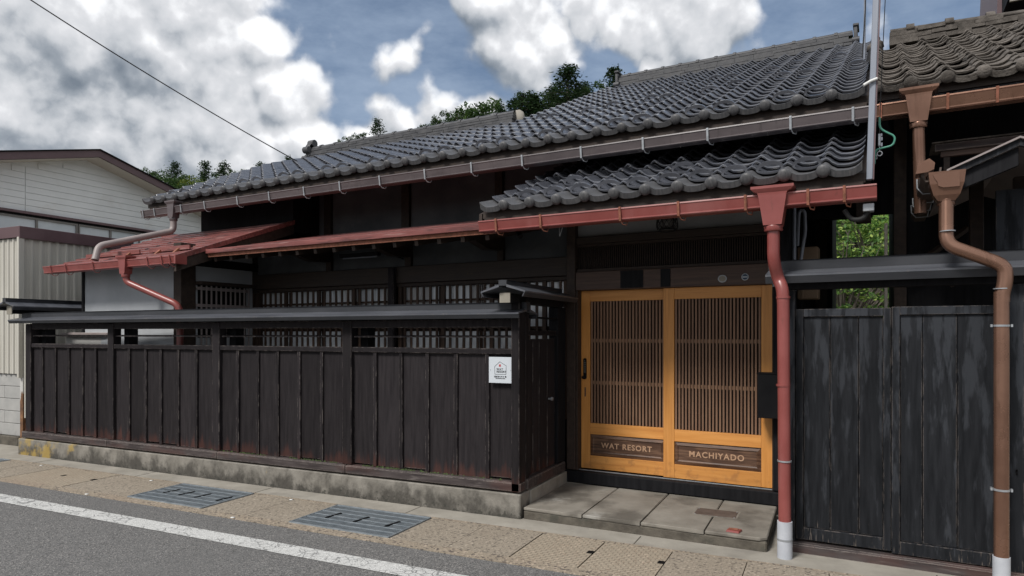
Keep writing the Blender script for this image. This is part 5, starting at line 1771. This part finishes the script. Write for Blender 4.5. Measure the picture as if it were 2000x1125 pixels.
MB().box(-14, SXc - .06, SYc + .04, SYc + .16, .12, .99).build('mortar_bed', 'step_concrete', shed)
MB().box(SXc - .015, SXc + .05, SYc + .0, SYc + .06, .07, .94).build('steel_post', 'rust', shed)
corrug(SXc + .05, SYc + .03, SXc + .27, SYc + .03, .39, 1.7, .11).build('edge_sheet', 'cream_metal', shed)
MB().box(SXc + .052, SXc + .18, SYc + .07, SYc + .1, .07, .40).build('steel_plate', 'rust', shed)

# ================================================================== CREAM HOUSE ON THE LEFT, GABLE SIDE
lh = Thing('cream_house', 'cream sided house with a purple-brown gable roof at the far left', 'house', W, (-14.5, 9, 0))
XG, XW = -14.0, -14.45
PKY, PKZ, GS = 9.16, 5.44, .262
zof = lambda y: PKZ - GS * abs(y - PKY)
MB().add([(XW, 3, 0), (XW, 17, 0), (XW, 17, zof(17) - .1), (XW, PKY, PKZ - .16), (XW, 3, zof(3) - .1)], [(0, 1, 2, 3, 4)]).build('wall', 'siding', lh)
zz = 3.97
k = 0
while zz < 5.4:
    # siding boards: each clipped to the gable
    h_ = .128
    for (ya, yb) in ((3.0, 7.93), (7.945, 13.0), (13.015, 17)):
        t0 = PKY - (PKZ - .19 - (zz + h_)) / GS
        t1 = PKY + (PKZ - .19 - (zz + h_)) / GS
        a, b = max(ya, t0), min(yb, t1)
        if b - a > .1:
            pr = MB().hexa([(XW + .001, a, zz), (XW + .020, a, zz), (XW + .020, b, zz), (XW + .001, b, zz)],
                           [(XW + .001, a, zz + h_ - .006), (XW + .014, a, zz + h_ - .006), (XW + .014, b, zz + h_ - .006), (XW + .001, b, zz + h_ - .006)])
            pr.f = [tuple(reversed(f)) for f in pr.f] if False else pr.f
            pr.build('siding_board', 'siding', lh)
    zz += h_
for zz in (3.17, 3.3, 3.43, 3.56, 3.69, 3.82):
    for (ya, yb) in ((3, 7.15), (10.62, 17)):
        MB().box(XW + .001, XW + .02, ya, yb, zz, zz + .122).build('siding_board', 'siding', lh)
MB().box(XW, XW + .10, 3, 17, 3.915, 3.965).build('band_trim', 'purple_metal', lh)
MB().box(XW, XW + .05, 3, 17, 3.88, 3.914).build('band_trim', 'black_metal', lh)
for s in (-1, 1):
    def pt_(y, dz, x): return (x, y, zof(y) + dz)
    ye = PKY + s * 8
    def slab(dz0, dz1, xa, xb, nm, m, off=0):
        a, b = (PKY, ye) if s > 0 else (ye, PKY)
        MB().hexa([pt_(a, dz0, xa), pt_(a, dz0, xb), pt_(b, dz0, xb), pt_(b, dz0, xa)],
                  [pt_(a, dz1, xa), pt_(a, dz1, xb), pt_(b, dz1, xb), pt_(b, dz1, xa)]).build(nm, m, lh)
    slab(-.005, .02, -20, XG + .03, 'roof', 'black_metal')
    slab(-.15, -.006, XG - .03, XG, 'barge_board', 'purple_metal')
    slab(-.17, -.155, XW + .0, XG - .031, 'soffit', 'soffit')
wins = [(7.20, 8.42), (8.62, 9.72), (9.82, 10.55)]
for (a, b) in ((7.05, 7.22), (7.36, 8.92), (9.0, 10.35)):
    wz0, wz1 = 3.25, 3.83
    w = MB().box(XW + .012, XW + .018, a, b, wz0, wz1).build('window', 'window_glass', lh)
    m_ = (a + b) / 2
    for (c, d_) in ((a - .03, a), (b, b + .03), (m_ - .02, m_ + .02)):
        MB().box(XW + .01, XW + .05, c, d_, wz0, wz1).build('frame', 'window_frame_metal', (lh, w))
    MB().box(XW + .01, XW + .052, a - .03, b + .03, wz1, wz1 + .035).build('frame', 'window_frame_metal', (lh, w))

# ================================================================== TREES AND HILL
hill = MB()
nx, ny = 40, 14
def hz_(x, y):
    t = max(0, min(1, (y - 28) / 45))
    return t * t * (3 - 2 * t) * 13 + 1.2 * noise.noise(Vector((x * .06, y * .06, 0))) * t - .05
hv = [(-110 + i * 5.0, 22 + j * 6.0, hz_(-110 + i * 5.0, 22 + j * 6.0)) for j in range(ny) for i in range(nx)]
hill.add(hv, [(j * nx + i, j * nx + i + 1, (j + 1) * nx + i + 1, (j + 1) * nx + i) for j in range(ny - 1) for i in range(nx - 1)], True)
structure('hill', hill, 'hill_ground')


def crown_conifer(seed, h=10.0, w=2.2, n=60, lm='cedar_leaf', bare=False):
    r_ = random.Random(seed)
    c = MB()
    br = MB()
    for k in range(n):
        t = (k + r_.random()) / n
        z = h * (.12 + .88 * t)
        L = w * (1 - t) ** .95 * r_.uniform(.6, 1.15) + .10
        for q in range(4):
            a = r_.random() * 2 * pi
            m = max(2, int(L / .28))
            br.tube([(0, 0, z), (cos(a) * L, sin(a) * L, z - .12 * L)], [.02, .004], 3, caps=False)
            if bare: continue
            for j in range(m):
                f = (j + .7) / m
                px, py, pz = cos(a) * L * f, sin(a) * L * f, z - .16 * L * f * f + r_.gauss(0, .06)
                for u_ in range(13):
                    ox, oy, oz = r_.gauss(0, .12), r_.gauss(0, .12), r_.gauss(0, .10)
                    s_ = r_.uniform(.028, .072)
                    b1 = Vector((r_.gauss(0, 1), r_.gauss(0, 1), r_.gauss(0, .7))).normalized() * s_
                    b2 = Vector((r_.gauss(0, 1), r_.gauss(0, 1), r_.gauss(0, .7))).normalized() * s_
                    o_ = Vector((px + ox, py + oy, pz + oz))
                    c.poly([o_ - b1, o_ + b2, o_ + b1 * 1.3, o_ - b2 * .6])
    tr = MB().tube([(0, 0, -2), (0, 0, h * .5), (0, 0, h * .99)], [.12, .07, .006], 8)
    tr.v += []
    return (None if bare else c.mesh('crown', lm)), tr, br


def crown_broad(seed, h=8.0, w=3.4, lm='broad_leaf', nclump=95, leaf=.20, per=75, flat=1.0):
    r_ = random.Random(seed)
    c = MB()
    br = MB()
    cl = []
    for k in range(nclump):
        while True:
            p = Vector((r_.uniform(-1, 1), r_.uniform(-1, 1), r_.uniform(-1, 1)))
            if .35 < p.length < 1: break
        p = Vector((p.x * w, p.y * w, h * .62 + p.z * h * .40))
        cl.append(p)
    for p in cl:
        R_ = r_.uniform(.45, .95) * w / 3.4
        br.tube([(0, 0, h * .35), (p.x * .5, p.y * .5, h * .35 + (p.z - h * .35) * .6), tuple(p)], [.05, .025, .006], 4, caps=False)
        for j in range(per):
            d_ = Vector((r_.gauss(0, 1), r_.gauss(0, 1), r_.gauss(0, .8) * flat))
            d_ = d_.normalized() * R_ * r_.uniform(.5, 1.05)
            d_.z *= flat * .75
            o_ = p + d_
            s_ = leaf * r_.uniform(.6, 1.25)
            b1 = Vector((r_.gauss(0, 1), r_.gauss(0, 1), r_.gauss(0, .6))).normalized() * s_
            b2 = Vector((r_.gauss(0, 1), r_.gauss(0, 1), r_.gauss(0, .6))).normalized() * s_ * .8
            c.poly([o_ - b1, o_ + b2 * .6, o_ + b1, o_ - b2 * .6])
    tr = MB().tube([(0, 0, -2), (.1, 0, h * .3), (0, .1, h * .7)], [.22, .16, .05], 8)
    return c.mesh('crown', lm), tr, br


variants = {}
for i in range(3):
    variants['cedar%d' % i] = crown_conifer(11 + i, w=(2.5, 1.9, 3.1)[i])
variants['bare'] = crown_conifer(31, w=1.0, n=26, bare=True)
for i in range(3):
    variants['broad%d' % i] = crown_broad(41 + i)
variants['yellow'] = crown_broad(51, lm='yellow_leaf')
meshes = {}
for kx, (cr_, tr_, br_) in variants.items():
    tr_.v += br_.v and []
    off = len(tr_.v)
    tr_.f += [tuple(off + i for i in f) for f in br_.f]
    tr_.sm += br_.sm
    tr_.v += br_.v
    meshes[kx] = (cr_, tr_.mesh('trunk', 'bark'))

TREES = [
    (975, 203, 'cedar2', 60, 63, 'dark cedar close behind the right side of the rounded tree'),
    (1004, 196, 'cedar0', 60, 62, 'cedar between the rounded tree and the broad conifer'),
    (1040, 183, 'cedar1', 56, 61, 'slim cedar right of the broad conifer'),
    (1078, 172, 'cedar0', 56, 64, 'cedar crowding the left flank of the tallest cedar'),
    (1128, 170, 'cedar1', 50, 64, 'slim cedar crowding the right flank of the tallest cedar'),
    (925, 205, 'broad1', 60, 62, 'bushy tree filling the left flank of the rounded tree'),
    (300, 348, 'yellow', 60, 54, 'yellow-green bush of a tree close beside the cream gable'),
    (362, 358, 'broad1', 70, 52, 'dark low tree between the gable and the eave'),
    (410, 350, 'yellow', 60, 52, 'bright low tree under the narrow dark conifer'),
    (350, 334, 'broad2', 60, 64, 'dull green tree behind the round-topped conifer'),
    (485, 338, 'broad0', 60, 58, 'dark low tree right above the left roof slope'),  # u, v of the top, kind, width px, distance, label
    (284, 326, 'broad1', 40, 62, 'thin-topped tree just right of the cream gable'),
    (310, 334, 'broad0', 60, 60, 'leafy tree left of the round-topped conifer'),
    (341, 319, 'cedar2', 48, 66, 'round-topped conifer on the far left hill'),
    (370, 345, 'yellow', 60, 60, 'yellow-green tree between two conifers on the far left hill'),
    (401, 316, 'cedar1', 30, 58, 'narrow dark conifer standing clear on the far left hill'),
    (437, 320, 'cedar0', 40, 64, 'pointed conifer right of the narrow dark one'),
    (425, 335, 'broad2', 60, 66, 'rounded green tree behind the left end of the tiled roof'),
    (466, 326, 'broad1', 48, 62, 'dark leafy tree above the left eave tiles'),
    (508, 320, 'cedar0', 34, 62, 'feathery treetop peeping over the left roof slope'),
    (563, 306, 'cedar1', 22, 62, 'tiny treetop left of the ridge end tile'),
    (676, 267, 'broad0', 26, 60, 'small treetop just above the left part of the lower ridge'),
    (706, 256, 'broad2', 34, 60, 'low bushy treetop left of the small pointed one'),
    (737, 235, 'cedar2', 44, 60, 'small pointed treetop above the lower ridge'),
    (832, 240, 'broad1', 26, 60, 'tiny tuft of tree above the middle of the lower ridge'),
    (872, 217, 'broad0', 46, 60, 'sparse treetop left of the bare one'),
    (893, 208, 'bare', 22, 60, 'nearly bare thin conifer top above the lower ridge'),
    (948, 188, 'broad2', 100, 60, 'big rounded dark tree above the right end of the lower ridge'),
    (1020, 184, 'cedar2', 70, 60, 'broad conifer right of the big rounded tree'),
    (1058, 178, 'broad1', 60, 62, 'dark tree left of the tallest cedar'),
    (1108, 132, 'cedar0', 74, 60, 'tallest cedar above the roof slope'),
    (1145, 164, 'cedar2', 50, 62, 'lower cedar right of the tallest one'),
    (1172, 160, 'broad0', 56, 62, 'dark rounded tree left of the upper ridge end'),
    (1199, 132, 'cedar1', 44, 60, 'pointed cedar at the left end of the upper ridge'),
    (985, 215, 'broad0', 70, 64, 'dark tree filling the gap behind the big rounded tree'),
    (1090, 195, 'cedar2', 80, 66, 'shaded cedar behind the tallest one'),
    (1155, 190, 'cedar0', 80, 66, 'shaded cedar behind the lower one'),
    (385, 352, 'broad2', 70, 56, 'light green tree low on the far left hill'),
    (330, 352, 'broad0', 70, 56, 'green tree low beside the cream gable'),
    (450, 348, 'broad1', 70, 56, 'green tree low above the left eave'),
]
for (u, v, kd, wpx, dist, lab) in TREES:
    a = (u - CX) / F
    pos = Vector((-sin(YAW) + cos(YAW) * a, cos(YAW) + sin(YAW) * a, (HZ - v) / F)) * dist
    top = EYE + pos.z
    gz = hz_(pos.x, pos.y)
    con = kd.startswith('cedar') or kd == 'bare'
    w0 = {'cedar0': 4.0, 'cedar1': 3.1, 'cedar2': 4.8, 'bare': 2.0}.get(kd, 7.4)
    h0 = 10.0 if con else 8.3
    wm = wpx / F * dist
    sx_ = wm / w0 * (3.4 if con else 1.5)
    sz_ = (1.15 if kd != 'bare' else .6) if con else sx_ * 1.15
    base = top - h0 * sz_
    t = Thing('conifer_tree' if con else 'leafy_tree', lab, 'tree', W, (pos.x, pos.y, base), 'trees on the hill behind the roof')
    cr_, tr_ = meshes[kd]
    rz = rnd.uniform(0, 6.28)
    if cr_: place('crown', cr_, t, t.o, t.org, rot=(0, 0, rz), scale=(sx_, sx_, sz_))
    place('trunk', tr_, t, t.o, t.org, rot=(0, 0, rz), scale=(sx_, sx_, sz_ * (1 if base - gz < 2 else 1)))
    # a plain trunk down to the hillside
    if base - 1.5 > gz:
        MB().tube([(pos.x, pos.y, gz - .5), (pos.x, pos.y, base + .5)], [.3, .22], 8).build('lower_trunk', 'bark', t)

# garden trees seen through the passage
mp = {}
for i in range(2):
    c_, t_, b__ = crown_broad(71 + i, h=4.6, w=1.9, lm='maple_leaf', nclump=90, leaf=.062, per=100, flat=.4)
    off = len(t_.v)
    t_.f += [tuple(off + k for k in f) for f in b__.f]
    t_.sm += b__.sm
    t_.v += b__.v
    mp[i] = (c_, t_.mesh('trunk', 'bark'))
for (u, y, kd, lab, dz, s_) in ((1640, 11.0, 0, 'bright green maple seen through the gap between the houses', -.6, 1.0),
                                (1725, 13.0, 1, 'yellow-green maple further back in the gap between the houses', -.2, 1.15),
                                (1590, 14.0, 1, 'darker maple behind the shed wall in the gap', .2, 1.2),
                                (1690, 15.5, 0, 'tall maple closing the view through the gap', .6, 1.25)):
    q = HS.at(u, 600, y=y)
    t = Thing('maple_tree', lab, 'tree', HS, (q.x, y, dz), 'garden trees behind the passage')
    place('crown', mp[kd][0], t, t.o, t.org, rot=(0, 0, rnd.uniform(0, 6)), scale=(s_,) * 3)
    place('trunk', mp[kd][1], t, t.o, t.org, scale=(s_,) * 3)
